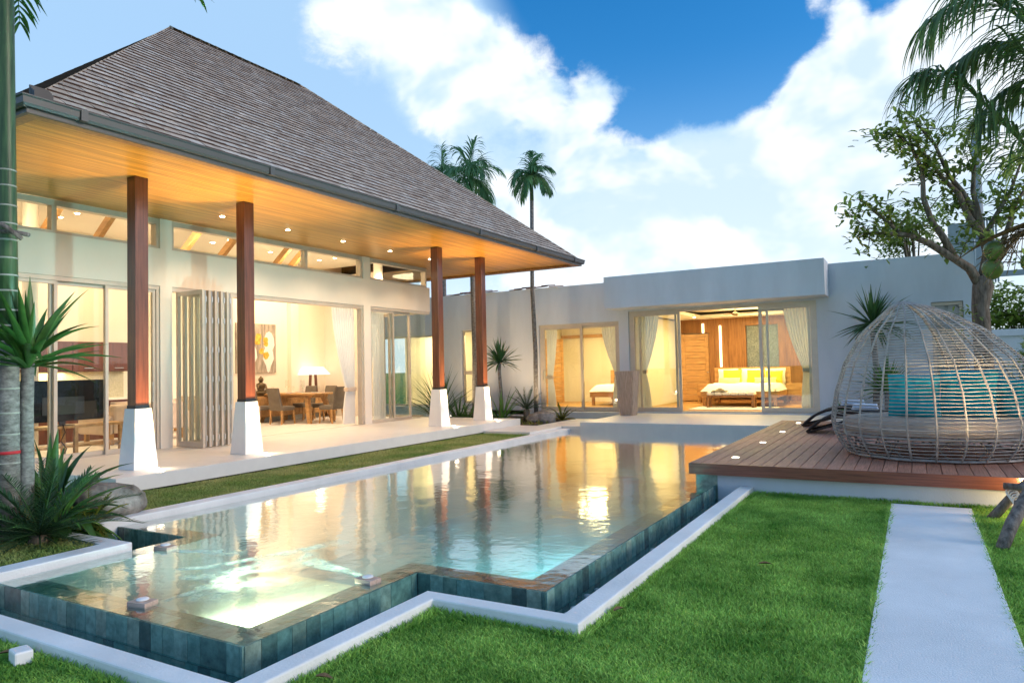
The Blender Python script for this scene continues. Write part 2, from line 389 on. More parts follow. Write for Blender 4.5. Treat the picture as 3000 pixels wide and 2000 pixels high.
K['leaf_dark'] = M('leaf_dark', (.042,.12,.04), .38, .35, 4, rnd=.2, col2=(.075,.175,.05), spec=.45, sss=.2)
K['leaf_yellow'] = M('leaf_yellow', (.13,.17,.022), .45, .35, 3, rnd=.25, col2=(.22,.23,.03), sss=.3)
K['leaf_cyc'] = M('leaf_cycad', (.03,.085,.038), .4, .35, 4, rnd=.2, col2=(.06,.135,.045), spec=.5, sss=.15)
K['leaf_tree'] = M('leaf_tree', (.19,.30,.06), .42, .4, 1.8, tone=True, rnd=.4, col2=(.38,.46,.10), sss=.5)
K['grass'] = M('grass', (.19,.50,.06), .6, .38, 1.7, tone=True, rnd=.36, col2=(.48,.74,.17), spec=.25, sss=.3, detail=3)
K['grass_l'] = M('grass_dry', (.24,.43,.08), .6, .3, 1.1, tone=True, rnd=.34, col2=(.52,.50,.20), spec=.25, sss=.3, detail=3)
K['turf'] = M('turf', (.15,.36,.05), .95, .4, 1.3, 1.0, 60, col2=(.19,.34,.07))
K['rock'] = M('rock', (.10,.085,.07), .95, .5, 4.5, 2.5, 14, col2=(.40,.36,.32), detail=9)
K['pebble'] = M('pebble', (.42,.44,.46), .4, .2, 4, rnd=.25)
K['coconut'] = M('coconut', (.08,.17,.045), .35, .4, 4, col2=(.22,.26,.05))
K['husk'] = M('husk', (.22,.12,.055), .9, .4, 8, .6, 40, stretch=(6,6,1), col2=(.32,.19,.09))
K['rooftile'] = M('old_roof_tile', (.19,.11,.09), .85, .3, 6, rnd=.25)
K['concrete'] = M('concrete', (.33,.34,.37), .85, .1, 3, .2, 20)
K['wicker'] = M('wicker', (.56,.40,.28), .7, .3, 4, .6, 60, stretch=(18,18,.4), col2=(.74,.58,.45))
K['glass'] = glass('window_glass', (.95,.97,.95), 1.45)
K['water'] = glass('water', (.64,.91,.86), 1.34, .085, .0060, 1.6, 2.1, (1,1,1), b2=.0018)
K['gutterwater'] = glass('gutter_water', (.75,.92,.93), 1.33, .05, .01, 5)
K['bulb'] = emis('bulb', (1, .80, .50), 28)
K['bulbw'] = emis('ground_lamp', (1, .90, .72), 9)
K['shade'] = emis('lamp_shade', (1, .88, .68), .75)
# ================================================================== setting: ground, pool, paving
ZP = 0.37; ZW = 0.075; ZL = 0.12
XSL, XSR, YS0, YN, XML, XMR, YEND = -6.55, -3.614, 2.969, 4.689, -7.738, -2.433, 16.55
XD, YD0, YD1 = -2.76, 9.673, 17.46
# the ground sheet has a basin cut out for the pool
g = MB(); cells(g, (-400, 400), (-300, 600), [(-7.95, -3.075, 2.425, 4.18), (-7.95, -1.935, 4.17, 17.4)], -0.012, -0.25, 'z')
structure(g.build('ground', K['turf']))
g = MB(); g.prism([(-9.30,-2),(-6.78,-2),(-6.78,3.92),(-8.0,3.92),(-8.0,16.6),(-9.30,16.6),(-9.30,19),(-16,19),(-16,-2)], -.005, ZL)
structure(g.build('raised_lawn_ground', K['turf']))
# path slab on the right
g = MB(); g.box(-.315, .487, -3, 9.556, -.1, .022); structure(g.build('garden_path', K['path'], bevel=.006))
# pool shell: outer walls (top just under the water) and floor
def pool():
    sh = MB()
    t = .24; zt = ZW-.012; zb = -1.15
    def wall(x0, x1, y0, y1): sh.box(x0, x1, y0, y1, zb, zt)
    wall(XSL+.004, XSR-.004, YS0+.004, YS0+t)                  # spa near
    wall(XSR-t, XSR-.004, YS0+t+.001, YN+t)                     # spa right
    wall(XSL+.004, XSL+t, YS0+t+.001, YN+t)                     # spa left
    wall(XSR+.001, XMR-.004, YN+.004, YN+t)                     # main front, right of the spa
    wall(XML+.004, XSL-.001, YN+.004, YN+t)                     # main front, left of the spa
    wall(XMR-t, XMR-.004, YN+t+.001, YEND)                      # main right
    wall(XML+.004, XML+t, YN+t+.001, YEND)
    o = structure(sh.build('pool_wall', K['grout']))
    fl = MB(); fl.prism([(XSL+t,YS0+t),(XSR-t,YS0+t),(XSR-t,YN+t),(XMR-t,YN+t),(XMR-t,YEND),(XML+t,YEND),(XML+t,YN+t),(XSL+t,YN+t)], zb-.1, -1.0)
    structure(fl.build('pool_floor', K['poolfloor']))
    sp = MB(); sp.box(XSL+t+.003, XSR-t-.003, YS0+t+.003, YN+t+.45, -.999, -.40)
    structure(sp.build('spa_floor', M('spa_floor', (.46,.47,.38), .5, .15, 3, col2=(.56,.57,.47))))
    # tiles on the overflow faces, one by one
    cache = {}
    def tile(size, loc):
        k = tuple(round(v, 3) for v in size)
        if k not in cache:
            b = MB(); sx, sy, sz = (v/2 for v in size); b.box(-sx, sx, -sy, sy, -sz, sz)
            me = bpy.data.meshes.new('tile'); me.from_pydata(b.v, [], b.f); me.materials.append(K['tile']); cache[k] = me
        ob = bpy.data.objects.new('tile', cache[k]); ob.location = loc; link(ob, o); return ob
    rows = ((ZW-.004, .19), (ZW-.196, .15), (ZW-.348, .14))
    def face(axis, fixed, a, b, sgn):
        for ri, (zt_, h) in enumerate(rows):
            u = a - (random.uniform(0, .08) if ri else 0); first = True
            while u < b-.005:
                w = random.choice((.125, .125, .125, .135, .25 if ri == 0 and random.random() < .25 else .125))
                u0, u1 = max(a, u), min(b, u+w)
                if u1-u0 > .012:
                    th = .012+random.uniform(0, .0035)
                    if axis == 'x': tile((u1-u0-.003, th, h-.003), ((u0+u1)/2, fixed+sgn*(th/2-.003), zt_-h/2))
                    else: tile((th, u1-u0-.003, h-.003), (fixed+sgn*(th/2-.003), (u0+u1)/2, zt_-h/2))
                u += w
    face('x', YS0, XSL, XSR, -1); face('y', XSR, YS0, YN-.012, 1); face('x', YN, XSR+.014, XMR, -1); face('y', XMR, YN, YD0+.11, 1)
    face('x', YN, XML, XSL-.002, -1)
    # flat tiles on the ledge just under the water
    def ledge(x0, x1, y0, y1, sx, sy):
        y = y0; r = 0
        while y < y1-.02:
            x = x0 - (sx*.5 if r % 2 else 0)
            while x < x1-.01:
                a, b = max(x, x0), min(x+sx, x1); c, d = y, min(y+sy, y1)
                if b-a > .03 and d-c > .03: tile((b-a-.004, d-c-.004, .012), ((a+b)/2, (c+d)/2, zt-.004+random.uniform(0, .001)))
                x += sx
            y += sy; r += 1
    ledge(XSL+.01, XSR-.01, YS0+.01, YS0+t, .30, .155)
    ledge(XSR-t, XSR-.01, YS0+t+.002, YN+t, .16, .30)
    ledge(XSR+.002, XMR-.01, YN+.01, YN+t, .30, .155)
    ledge(XMR-t, XMR-.01, YN+t+.002, 9.8, .16, .30)
    ledge(XSL+.01, XSL+t, YS0+t+.002, YN+t, .16, .30)
    # water surface
    w = MB()
    def grid(x0, x1, y0, y1):
        w.add([(x0,y0,ZW),(x1,y0,ZW),(x1,y1,ZW),(x0,y1,ZW)], [(0,1,2,3)])
    w.add([(XSL,YS0,ZW),(XSR,YS0,ZW),(XSR,YN,ZW),(XMR,YN,ZW),(XMR,YEND,ZW),(XML,YEND,ZW),(XML,YN,ZW),(XSL,YN,ZW)], [(0,1,2,3,4,5,6,7)])
    structure(w.build('pool_water', K['water']))
    gw = MB(); z = -.105
    gw.prism([(-6.5,2.58),(-3.25,2.58),(-3.25,4.30),(-2.11,4.30),(-2.11,9.76),(XMR+.012,9.76),(XMR+.012,YN-.012),(XSR+.012,YN-.012),(XSR+.012,YS0-.012),(-6.5,YS0-.012)], -.14, z)
    gw.box(-7.70, -6.56, 4.12, YN-.013, -.14, z)
    structure(gw.build('gutter_water', K['gutterwater']))
    gb = MB(); gb.prism([(-6.76,2.44),(-3.09,2.44),(-3.09,4.18),(-1.96,4.18),(-1.96,9.76),(XMR-.02,9.76),(XMR-.02,YN+.02),(XSR-.02,YN+.02),(XSR-.02,YS0+.02),(-6.76,YS0+.02)], -.40, -.30); gb.box(-7.93, -6.53, 3.95, YN+.02, -.40, -.30); structure(gb.build('gutter_bed', K['grout']))
    # white coping kerb
    c = MB(); zc = .085
    c.prism([(-6.55,2.42),(-3.07,2.42),(-3.07,4.165),(-1.93,4.165),(-1.93,9.77),(-2.10,9.77),(-2.10,4.31),(-3.225,4.31),(-3.225,2.575),(-6.55,2.575)], -.35, zc)
    structure(c.build('pool_kerb', K['coping'], bevel=.012))
    c = MB(); zc = .150
    c.prism([(-6.78,2.42),(-6.553,2.42),(-6.553,4.11),(-7.735,4.11),(-7.735,16.5),(-7.975,16.5),(-7.975,3.93),(-6.78,3.93)], -.35, zc)
    structure(c.build('pool_kerb_house_side', K['coping'], bevel=.012))
pool()
def underwater(loc, power, col, aim, spot=150, size=.08):
    d = bpy.data.lights.new('pool_lamp_beam', 'SPOT'); d.energy = power; d.color = col; d.shadow_soft_size = size; d.spot_size = R(spot); d.spot_blend = .8
    o = bpy.data.objects.new('pool_lamp_beam', d); o.location = loc; o.rotation_euler = (-Vector(aim)).to_track_quat('Z', 'Y').to_euler(); COL.objects.link(o)
    t_ = thing('pool_lamp', loc, 'round lit underwater lamp in the '+('spa' if loc[1] < 4.9 else 'main pool')+' wall'+('' if loc[1] < 4.9 else (' near the overflow corner' if loc[1] < 7 and loc[0] > -3 else ' under the deck side' if loc[0] > -3 else ' facing the terrace')), 'pool lamp')
    m_ = MB(); p = Vector(loc)-Vector(aim)*.03; m_.tube([p-Vector(aim)*.03, p], .09, 14); m_.build('housing', K['steel'], t_, smooth=True)
underwater((-4.75, YS0+.42, -.10), 700, (1,.93,.70), (.10,1,-.45), 120)
underwater((XMR-.42, 5.9, -.45), 820, (.62,.95,1), (-1,.1,-.2)); underwater((XMR-.42, 8.6, -.45), 380, (.70,.95,1), (-1,.1,-.2)); underwater((-4.5, YN+.5, -.5), 200, (.65,.95,1), (.3,1,-.2))
# pebbles in the gutter
peb = MB()
for i in range(34):
    x = random.uniform(-2.36, -2.16); y = 4.42+abs(random.gauss(0, .5)) if i < 26 else random.uniform(5.2, 8.5); r = random.uniform(.018, .036)
    m_ = MB(); m_.lathe((x, y, -.125+r*.3), [(r*.35,-r*.6),(r*.9,-r*.3),(r,0),(r*.8,r*.4),(r*.3,r*.62)], 8, sx=random.uniform(.8,1.3)); peb.add(m_.v, m_.f)
tag(peb.build('gutter_pebbles', K['pebble'], smooth=True), 'pale round pebbles lying in the overflow gutter beside the lawn', 'pebbles', kind='stuff')

# porch, terrace, stepping slabs
g = MB(); g.prism([(-9.293,5.601),(-9.293,16.688),(-12.5,16.688),(-12.5,5.601)], .165, ZP); structure(g.build('porch_floor', K['terrazzo'], bevel=.006))
g = MB(); g.box(-12.5, -9.42, 5.72, 16.6, -.05, .164); structure(g.build('porch_plinth', K['dark']))
g = MB(); g.prism([(-7.45,16.48),(3.2,16.48),(3.2,20.1),(-7.45,20.1)], ZW-.4, .32); structure(g.build('terrace', K['terrazzo'], bevel=.006))
g = MB(); g.box(-10.7, -7.452, 19.72, 20.10, .1, .345); g.box(-7.45, -1.9, 20.0, 20.1, .321, .352); structure(g.build('door_step', K['plaster']))
for y0, y1, x0 in ((14.78,16.50,-9.24),(16.56,17.25,-8.72),(17.31,18.05,-8.72),(18.11,19.0,-8.72)):
    g = MB(); g.box(x0 if y0 > 15 else -9.285, -7.46 if y0 > 15 else -7.98, y0, y1, .05, .205); structure(g.build('stepping_slab', K['terrazzo'], bevel=.006))
# planting bed soil
g = MB(); g.prism([(-12.45,16.7),(-9.3,16.7),(-8.74,16.7),(-8.74,19.1),(-10.72,20.1),(-14.2,20.1),(-14.2,16.95)], .0, .17); structure(g.build('planting_bed', K['soil']))
g = MB(); g.box(-1.85, 2.0, 19.0, 20.11, .321, .40); structure(g.build('wall_planting_bed', K['soil']))

# ------------------------------------------------------------------ timber deck
dk = thing('timber_deck', ((XD+3)/2, 13, 0), 'raised reddish timber deck with brown front fascia beside the pool', 'deck')
n = 37; bw = .157
bme = {}
for i in range(n):
    x0 = XD+.004+i*bw
    for (a, b_) in ((YD0+.03, 13.6 + (.6 if i % 2 else 0)), (13.604 + (.6 if i % 2 else 0), YD1)):
        k = round(b_-a, 3)
        if k not in bme:
            m_ = MB(); L_ = b_-a; w_ = bw-.008
            m_.box(0, w_, 0, L_, -.028, 0)
            me = bpy.data.meshes.new('deck_board'); me.from_pydata(m_.v, [], m_.f); me.materials.append(K['deck']); bme[k] = me
        ob = bpy.data.objects.new('deck_board', bme[k]); ob.location = (x0-dk.location.x, a-dk.location.y, ZP+random.uniform(-.0015, .0015)); link(ob, dk)
        md = ob.modifiers.new('bevel', 'BEVEL'); md.width = .003; md.segments = 1
xr = XD+n*bw
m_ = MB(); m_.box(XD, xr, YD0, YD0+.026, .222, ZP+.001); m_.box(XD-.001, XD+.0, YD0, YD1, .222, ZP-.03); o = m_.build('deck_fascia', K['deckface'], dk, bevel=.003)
m_ = MB(); m_.box(XD+.03, xr, YD0+.06, YD1-.02, .22, ZP-.0295); m_.build('deck_frame', K['dark'], dk)
m_ = MB(); m_.box(-2.40, xr, 9.78, 16.4, -.3, .219); m_.build('plinth', K['plaster'], dk)
m_ = MB(); m_.box(-2.70, -2.402, 9.80, 16.4, -.9, .218); m_.build('tiled_pier', K['tile'], dk)
for i, y in enumerate((10.413, 12.506, 14.528, 16.678)):
    l = thing('deck_lamp', (-2.29, y, ZP), ['small square lit lamp set in the deck nearest the front fascia','second small lit deck lamp counted from the front fascia','third small lit deck lamp counted from the front fascia','farthest small lit deck lamp, in front of the loungers'][i], 'lamp', 'lamps sunk in the timber deck')
    m_ = MB(); m_.box(-2.345, -2.235, y-.055, y+.055, ZP-.001, ZP+.006); m_.build('trim', K['steel'], l)
    m_ = MB(); m_.box(-2.33, -2.25, y-.04, y+.04, ZP+.0062, ZP+.0085); m_.build('lens', K['bulbw'], l)

# ================================================================== main pavilion
HX = -12.302; XB = -16.3
hs_ = thing('villa_pavilion', (-12.3, 11, .0), 'large open villa pavilion with steep shingled hip roof and red brown columns', 'villa')
Y0, Y1 = 4.6, 16.8
P1 = (8.27, 8.516); P2 = (13.928, 14.191)
zhh, zsill, zt = 3.423, 4.129, 4.696
holes = [(Y0+.25, P1[0], ZP-.01, zhh), (P1[1], P2[0], ZP-.01, zhh), (P2[1], Y1+1, ZP-.01, zhh),
         (Y0+.25, P1[0], zsill, zt+.1), (P1[1], P2[0], zsill, zt+.1), (P2[1], Y1+1, zsill, zt+.1)]
w = MB(); cells(w, (Y0, Y1), (ZP-.02, zt+.05), holes, HX, HX-.24, 'x'); w.build('front_wall', K['plaster_warm'], hs_)
# end wall (far side) with a glazed corner bay, near end wall, back wall
w = MB(); cells(w, (XB, HX-.241), (ZP-.02, zt+.05), [(-14.1, HX, ZP-.01, zhh), (-14.1, HX, zsill, zt+.1)], Y1, Y1-.22, 'y'); w.build('end_wall', K['plaster_warm'], hs_)
w = MB(); w.box(XB-.2, HX-.242, Y0, Y0+.2, ZP-.02, zt+.04); w.box(XB-.2, XB, Y0+.201, Y1+.6, ZP-.02, 5.2); w.build('back_wall', K['cream'], hs_)
w = MB(); w.box(XB+.001, XB+.16, 15.05, 15.36, ZP, 5.0); w.build('wall_pier', K['cream'], hs_)
w = MB(); w.box(XB, HX-.245, Y0+.201, Y1-.23, 5.0, 5.08); w.build('room_ceiling', K['ceil'], hs_)
w = MB(); w.box(XB+.001, HX-.0, Y0+.202, Y1-.001, ZP-.2, ZP-.012); w.box(XB+.002, HX-.26, Y0+.203, Y1-.26, ZP-.0118, ZP-.004); w.build('room_floor', K['terrazzo'], hs_)
w = MB(); w.lathe((-14, 6.85, ZP), [(.13,0),(.13,4.6)], 20); w.lathe((-13.35, 15.75, ZP), [(.13,0),(.13,4.6)], 20); w.build('round_post', K['ceil'], hs_, smooth=True)
for y in (7.05, 8.02, 9.93, 10.88, 12.5, 13.0):
    w = MB(); w.add([(-14.25,y-.05,4.3),(-14.25,y+.05,4.3),(-13.35,y+.05,5.0),(-13.35,y-.05,5.0),(-14.25,y-.05,4.12),(-14.25,y+.05,4.12),(-13.12,y+.05,5.0),(-13.12,y-.05,5.0)], [(0,1,2,3),(4,7,6,5),(0,4,5,1),(0,3,7,4),(1,5,6,2)])
    w.build('ceiling_strut', K['teak'], hs_)
# soffit boards
so_ = MB(); tones = []
x = -8.36; XE = -8.344; YE0, YE1 = 4.055, 18.772
while x > -16.2:
    for a_, b_ in ([(YE0+.03, YE1-.03)] if x-.068 > HX-.10 else [(YE0+.03, Y0-.002), (Y1+.002, YE1-.03)]):
        so_.box(x-.068, x-.003, a_, b_, zt, zt+.018); tones += [random.random()]*6
    x -= .071
stuff(so_.build('soffit_boards', K['soffit'], hs_, tone=tones))
w = MB(); w.box(HX-.10, XE-.005, YE0+.01, YE1-.01, zt+.019, zt+.05); w.box(-19.2, HX-.101, YE0+.01, Y0-.01, zt+.019, zt+.05); w.box(-19.2, HX-.101, Y1+.01, YE1-.01, zt+.019, zt+.05); w.build('soffit_backing', K['dark'], hs_)
K['base_paint'] = M('base_paint', (.74,.74,.74), .8, .05, 2.0, .06, 80, spec=.2)
# columns
for y in (6.381, 8.336, 13.993, 15.972):
    w = MB(); w.box(-10.027-.1025, -10.027+.1025, y-.1025, y+.1025, 1.235, zt-.002); c = w.build('column', K['column'], hs_, bevel=.006)
    w = MB(); w.frustum((-10.027, y), .381, ZP+.001, .257, 1.254); w.build('column_base', K['base_paint'], c, bevel=.004)
    w = MB(); w.box(-10.027-.108, -10.027+.108, y-.108, y+.108, 1.2545, 1.30); w.build('collar', K['dark'], c)
# ------------------------------------------------------------------ roof
ZE, ZR, RUN = 4.78, 9.321, 5.526
XR = XE-RUN; YR0, YR1 = YE0+RUN, YE1-RUN
rf = MB(); d_ = .06
A, B_, C_, D_ = (XE,YE0,ZE-d_), (XE,YE1,ZE-d_), (XR-RUN,YE1,ZE-d_), (XR-RUN,YE0,ZE-d_); E_, F_ = (XR,YR0,ZR-d_), (XR,YR1,ZR-d_)
rf.add([A,B_,C_,D_,E_,F_], [(0,1,5,4),(2,3,4,5),(1,2,5),(3,0,4)])
roof = rf.build('roof', K['shingle_butt'], hs_)
def shingles():
    sl = math.hypot(RUN, ZR-ZE); rows = 42; ex = sl/rows
    items = []
    def facepts(face, u, s):     # u along the eave, s up the slope
        t = s/sl
        if face == 0: return Vector((XE-RUN*t, u, ZE+(ZR-ZE)*t))
        if face == 1: return Vector((u, YE0+RUN*t, ZE+(ZR-ZE)*t))
        return Vector((u, YE1-RUN*t, ZE+(ZR-ZE)*t))
    nrm = [Vector((ZR-ZE, 0, RUN)).normalized(), Vector((0, -(ZR-ZE), RUN)).normalized(), Vector((0, (ZR-ZE), RUN)).normalized()]
    for face, (ua, ub) in ((0, (YE0, YE1)), (1, (XR-RUN, XE)), (2, (XR-RUN, XE))):
        for r in range(rows):
            s0 = r*ex; t = s0/sl
            if face == 0: a, b = ua+RUN*t, ub-RUN*t
            else: a, b = ua+RUN*t, ub-RUN*t
            a -= .01; b += .01
            u = a - random.uniform(0, .2)
            while u < b:
                wd = random.uniform(.19, .33); u0 = max(u, a); u1 = min(u+wd, b); u += wd
                if u1-u0 < .03: continue
                items.append((face, u0+.003, u1-.003, s0+random.uniform(-.005, .005), min(s0+ex*1.5, sl), random.uniform(.018, .027), random.uniform(-.002,.002)))
    def geo(it):
        face, u0, u1, s0, s1, th, sk = it; n_ = nrm[face]
        k = min(1, 1.0); sh = (s1-s0)
        a0 = facepts(face, u0, s0+sk); a1 = facepts(face, u1, s0-sk); lo_, hi_ = ((YE0, YE1) if face == 0 else (XR-RUN, XE)); q_ = RUN*s1/sl; b0 = facepts(face, min(max(u0, lo_+q_-.01), hi_-q_), s1); b1 = facepts(face, max(min(u1, hi_-q_+.01), lo_+q_), s1)
        th = th if face == 0 else th*.3
        vs = [a0-n_*.012, a1-n_*.012, a0+n_*th, a1+n_*th, b0-n_*.008, b1-n_*.008]
        fs = [(2,3,5,4), (0,1,3,2), (0,2,4), (1,5,3)]
        if face == 1: fs = [tuple(reversed(f)) for f in fs]; fs = [f for f in fs]
        return vs, fs
    # the shingles that show largest are pieces of their own
    def size(it):
        c = facepts(it[0], (it[1]+it[2])/2, it[3]); return (1e9 if it[0] else 0)+(c-Vector((0,0,HC))).length/(it[2]-it[1])**.5
    items.sort(key=size)
    for it in items[:300]:
        vs, fs = geo(it); b = MB(); b.add(vs, fs[:1], 0); b.add(vs, fs[1:], 1); b.build('shingle', [K['shingle'], K['shingle_butt']], roof)
    b = MB(); tn = []
    for it in items[300:]:
        vs, fs = geo(it); b.add(vs, fs[:1], 0); b.add(vs, fs[1:], 1); tn += [random.random()]*4
    stuff(b.build('shingle_field', [K['shingle_t'], K['shingle_butt']], roof, tone=tn))
    # hip and ridge caps
    b = MB(); tn = []
    def caps(p, q, n, wv):
        p, q = Vector(p), Vector(q)
        for i in range(n):
            a = p.lerp(q, i/n); c = p.lerp(q, (i+1.25)/n); ww = Vector(wv)*.11
            d0 = Vector((0,0,.042)); d1 = Vector((0,0,.030))
            lo = Vector((0,0,-.055))
            b.add([a+ww+lo+d0, a+d0+Vector((0,0,.01)), a-ww+lo+d0, c+ww+lo+d1, c+d1, c-ww+lo+d1, a+ww+lo*1.5, a-ww+lo*1.5], [(0,3,4,1),(1,4,5,2),(6,0,1,2,7)]); tn.extend([random.random()]*3)
    caps((XE,YE0,ZE-.02), (XR,YR0,ZR-.02), 40, (.7,-.7,0)); caps((XE,YE1,ZE), (XR,YR1,ZR), 40, (.7,.7,0)); caps((XR,YR0,ZR), (XR,YR1,ZR), 16, (1,0,0))
    stuff(b.build('ridge_caps', K['shingle_t'], roof, tone=tn))
shingles()
# gutter with fascia and brackets
gt = MB()
prof = [(-.03,-.01),(.075,-.01),(.095,.02),(.10,.085),(.115,.10),(.115,.112),(.095,.112),(.085,.10),(.08,.03),(-.03,.03)]
def gut(prof):
    corners = [(XE,YE0,1,-1),(XE,YE1,1,1),(XR-RUN,YE1,-1,1),(XR-RUN,YE0,-1,-1)]
    n = len(prof); vs = []; fs = []
    for cx_, cy_, sx, sy in corners:
        for o_, z in prof: vs.append((cx_+sx*o_, cy_+sy*o_, zt+z))
    for i in range(4):
        j = (i+1) % 4
        for k in range(n): fs.append((i*n+k, j*n+k, j*n+(k+1)%n, i*n+(k+1)%n))
    gt.add(vs, fs)
gut(prof); gt.build('gutter', K['gutter'], hs_)
w = MB()
for i in range(4):
    pass
def fascia(o0, o1, z0, z1):
    cs = [(XE,YE0,1,-1),(XE,YE1,1,1),(XR-RUN,YE1,-1,1),(XR-RUN,YE0,-1,-1)]; vs = []
    for cx_, cy_, sx, sy in cs:
        for o_, z in ((o0,z0),(o1,z0),(o1,z1),(o0,z1)): vs.append((cx_+sx*o_, cy_+sy*o_, z))
    return vs, [(i*4+k, ((i+1)%4)*4+k, ((i+1)%4)*4+(k+1)%4, i*4+(k+1)%4) for i in range(4) for k in range(4)]
w = MB(); w.add(*fascia(-.16, -.02, zt-.055, zt-.001)); w.build('eave_trim', K['walnut'], hs_)
w = MB(); w.add(*fascia(-.019, .03, zt-.062, zt-.011)); w.build('eave_fascia', K['gutter'], hs_)
for y in (4.6, 7.35, 10.3, 13.2, 15.9, 18.2):
    w = MB(); w.box(XE-.02, XE+.121, y-.04, y+.04, zt-.014, zt+.02); w.box(XE+.096, XE+.121, y-.04, y+.04, zt+.0201, zt+.118); w.build('gutter_joint', K['gutter'], hs_)
w = MB()
for i in range(4): w.box(-8.42+.03*i, -8.40+.03*i, 4.10, 4.30, ZE+.02, ZE+.20-.025*i)
w.build('hip_end_vent', K['dark'], hs_)
# ================================================================== glazing of the pavilion
def pane_y(parent, x, y0, y1, z0, z1, fw=.055, d=.06, handle=None, mat='frame'):
    """glazed leaf in a plane x = const"""
    f = MB(); f.box(x-d/2, x+d/2, y0, y0+fw, z0, z1); f.box(x-d/2, x+d/2, y1-fw, y1, z0, z1); f.box(x-d/2+.001, x+d/2-.001, y0+fw, y1-fw, z0, z0+fw*1.3); f.box(x-d/2+.001, x+d/2-.001, y0+fw, y1-fw, z1-fw, z1)
    o = f.build('window_leaf', K[mat], parent)
    g = MB(); g.box(x-.004, x+.004, y0+fw-.005, y1-fw+.005, z0+fw, z1-fw+.003); g.build('pane', K['glass'], o)
    if handle is not None:
        h = MB(); h.box(x+d/2+.001, x+d/2+.05, handle-.012, handle+.012, 1.25, 1.62); h.build('handle', K['steel'], o)
    return o
def pane_x(parent, y, x0, x1, z0, z1, fw=.055, d=.06, handle=None, mat='frame'):
    f = MB(); f.box(x0, x0+fw, y-d/2, y+d/2, z0, z1); f.box(x1-fw, x1, y-d/2, y+d/2, z0, z1); f.box(x0+fw, x1-fw, y-d/2+.001, y+d/2-.001, z0, z0+fw*1.3); f.box(x0+fw, x1-fw, y-d/2+.001, y+d/2-.001, z1-fw, z1)
    o = f.build('window_leaf', K[mat], parent)
    g = MB(); g.box(x0+fw-.005, x1-fw+.005, y-.004, y+.004, z0+fw, z1-fw+.003); g.build('pane', K['glass'], o)
    if handle is not None:
        h = MB(); h.box(handle-.012, handle+.012, y-d/2-.05, y-d/2-.001, 1.25, 1.62); h.build('handle', K['steel'], o)
    return o
zb = ZP+.004
# left bay: tracks and four sliding leaves
f = MB(); f.box(HX-.20, HX-.02, Y0+.26, P1[0]-.002, zhh-.075, zhh-.002); f.box(HX-.19, HX-.03, P1[0]-.06, P1[0]-.003, zb, zhh-.076); f.box(HX-.20, HX-.02, Y0+.26, P1[0]-.061, ZP-.0115, ZP+.012); f.build('sliding_frame', K['frame'], hs_)
pane_y(hs_, HX-.075, 5.25, 6.46, ZP+.014, zhh-.077); pane_y(hs_, HX-.145, 6.37, 7.35, ZP+.014, zhh-.077, handle=6.44); pane_y(hs_, HX-.075, 7.26, 8.20, ZP+.014, zhh-.077, handle=8.12)
# wide opening: head track, jamb, folded door stack
f = MB(); f.box(HX-.20, HX-.02, P1[1]+.002, P2[0]-.002, zhh-.085, zhh-.002); f.box(HX-.18, HX-.04, P2[0]-.06, P2[0]-.003, zb, zhh-.086); f.box(HX-.135, HX-.075, P1[1]+.01, P2[0]-.062, ZP-.003, ZP+.003); f.build('folding_door_frame', K['frame'], hs_)
for i in range(6):       # the leaves stand folded across the sill
    x0, x1 = HX-.12-.02*(i % 2), HX+.72-.02*(i % 2); y = 8.60+i*.135
    L_ = pane_x(hs_, y+.02, HX+.0, HX+.78, ZP+.012, zhh-.10, fw=.075, d=.05) if i < 5 else pane_x(hs_, y+.12, HX-.02, HX+.60, ZP+.012, zhh-.10, fw=.085, d=.05)
    L_.name = 'folding_door_leaf'
    if i < 5:
        h = MB()
        for z in (.55, 1.1, 1.65, 2.2, 2.75, 3.15): h.box(HX+.781, HX+.80, y+.045, y+.075, z-.05, z+.05)
        h.box(HX+.7805, HX+.788, y+.052, y+.066, ZP+.03, zhh-.12); h.build('hinge', K['steel'], L_)
    else:
        h = MB(); h.box(HX+.54, HX+.56, y+.065, y+.094, 1.30, 1.55); h.box(HX+.45, HX+.56, y+.04, y+.064, 1.42, 1.445); h.build('handle', K['dark'], L_)
# right bay
f = MB(); f.box(HX-.20, HX-.02, P2[1]+.002, Y1-.002, zhh-.075, zhh-.002); f.box(HX-.20, HX-.02, P2[1]+.002, Y1-.06, ZP-.0115, ZP+.012); f.build('sliding_frame', K['frame'], hs_)
pane_y(hs_, HX-.075, 14.20, 15.20, ZP+.014, zhh-.077); pane_y(hs_, HX-.145, 15.08, 16.0, ZP+.014, zhh-.077, handle=15.92)
f = MB(); f.box(HX-.115, HX-.107, 16.0, Y1-.12, ZP+.01, zhh-.08); f.box(-13.9, HX-.116, Y1-.125, Y1-.117, ZP+.01, zhh-.08); f.build('corner_glazing', K['glass'], hs_)
f = MB(); f.box(-14.05, -13.95, Y1-.16, Y1-.06, ZP, zhh-.002); f.box(-13.95, HX-.26, Y1-.16, Y1-.06, zhh-.06, zhh-.003); f.box(-13.95, HX-.26, Y1-.16, Y1-.06, ZP-.002, ZP+.05); f.build('corner_frame', K['frame'], hs_)
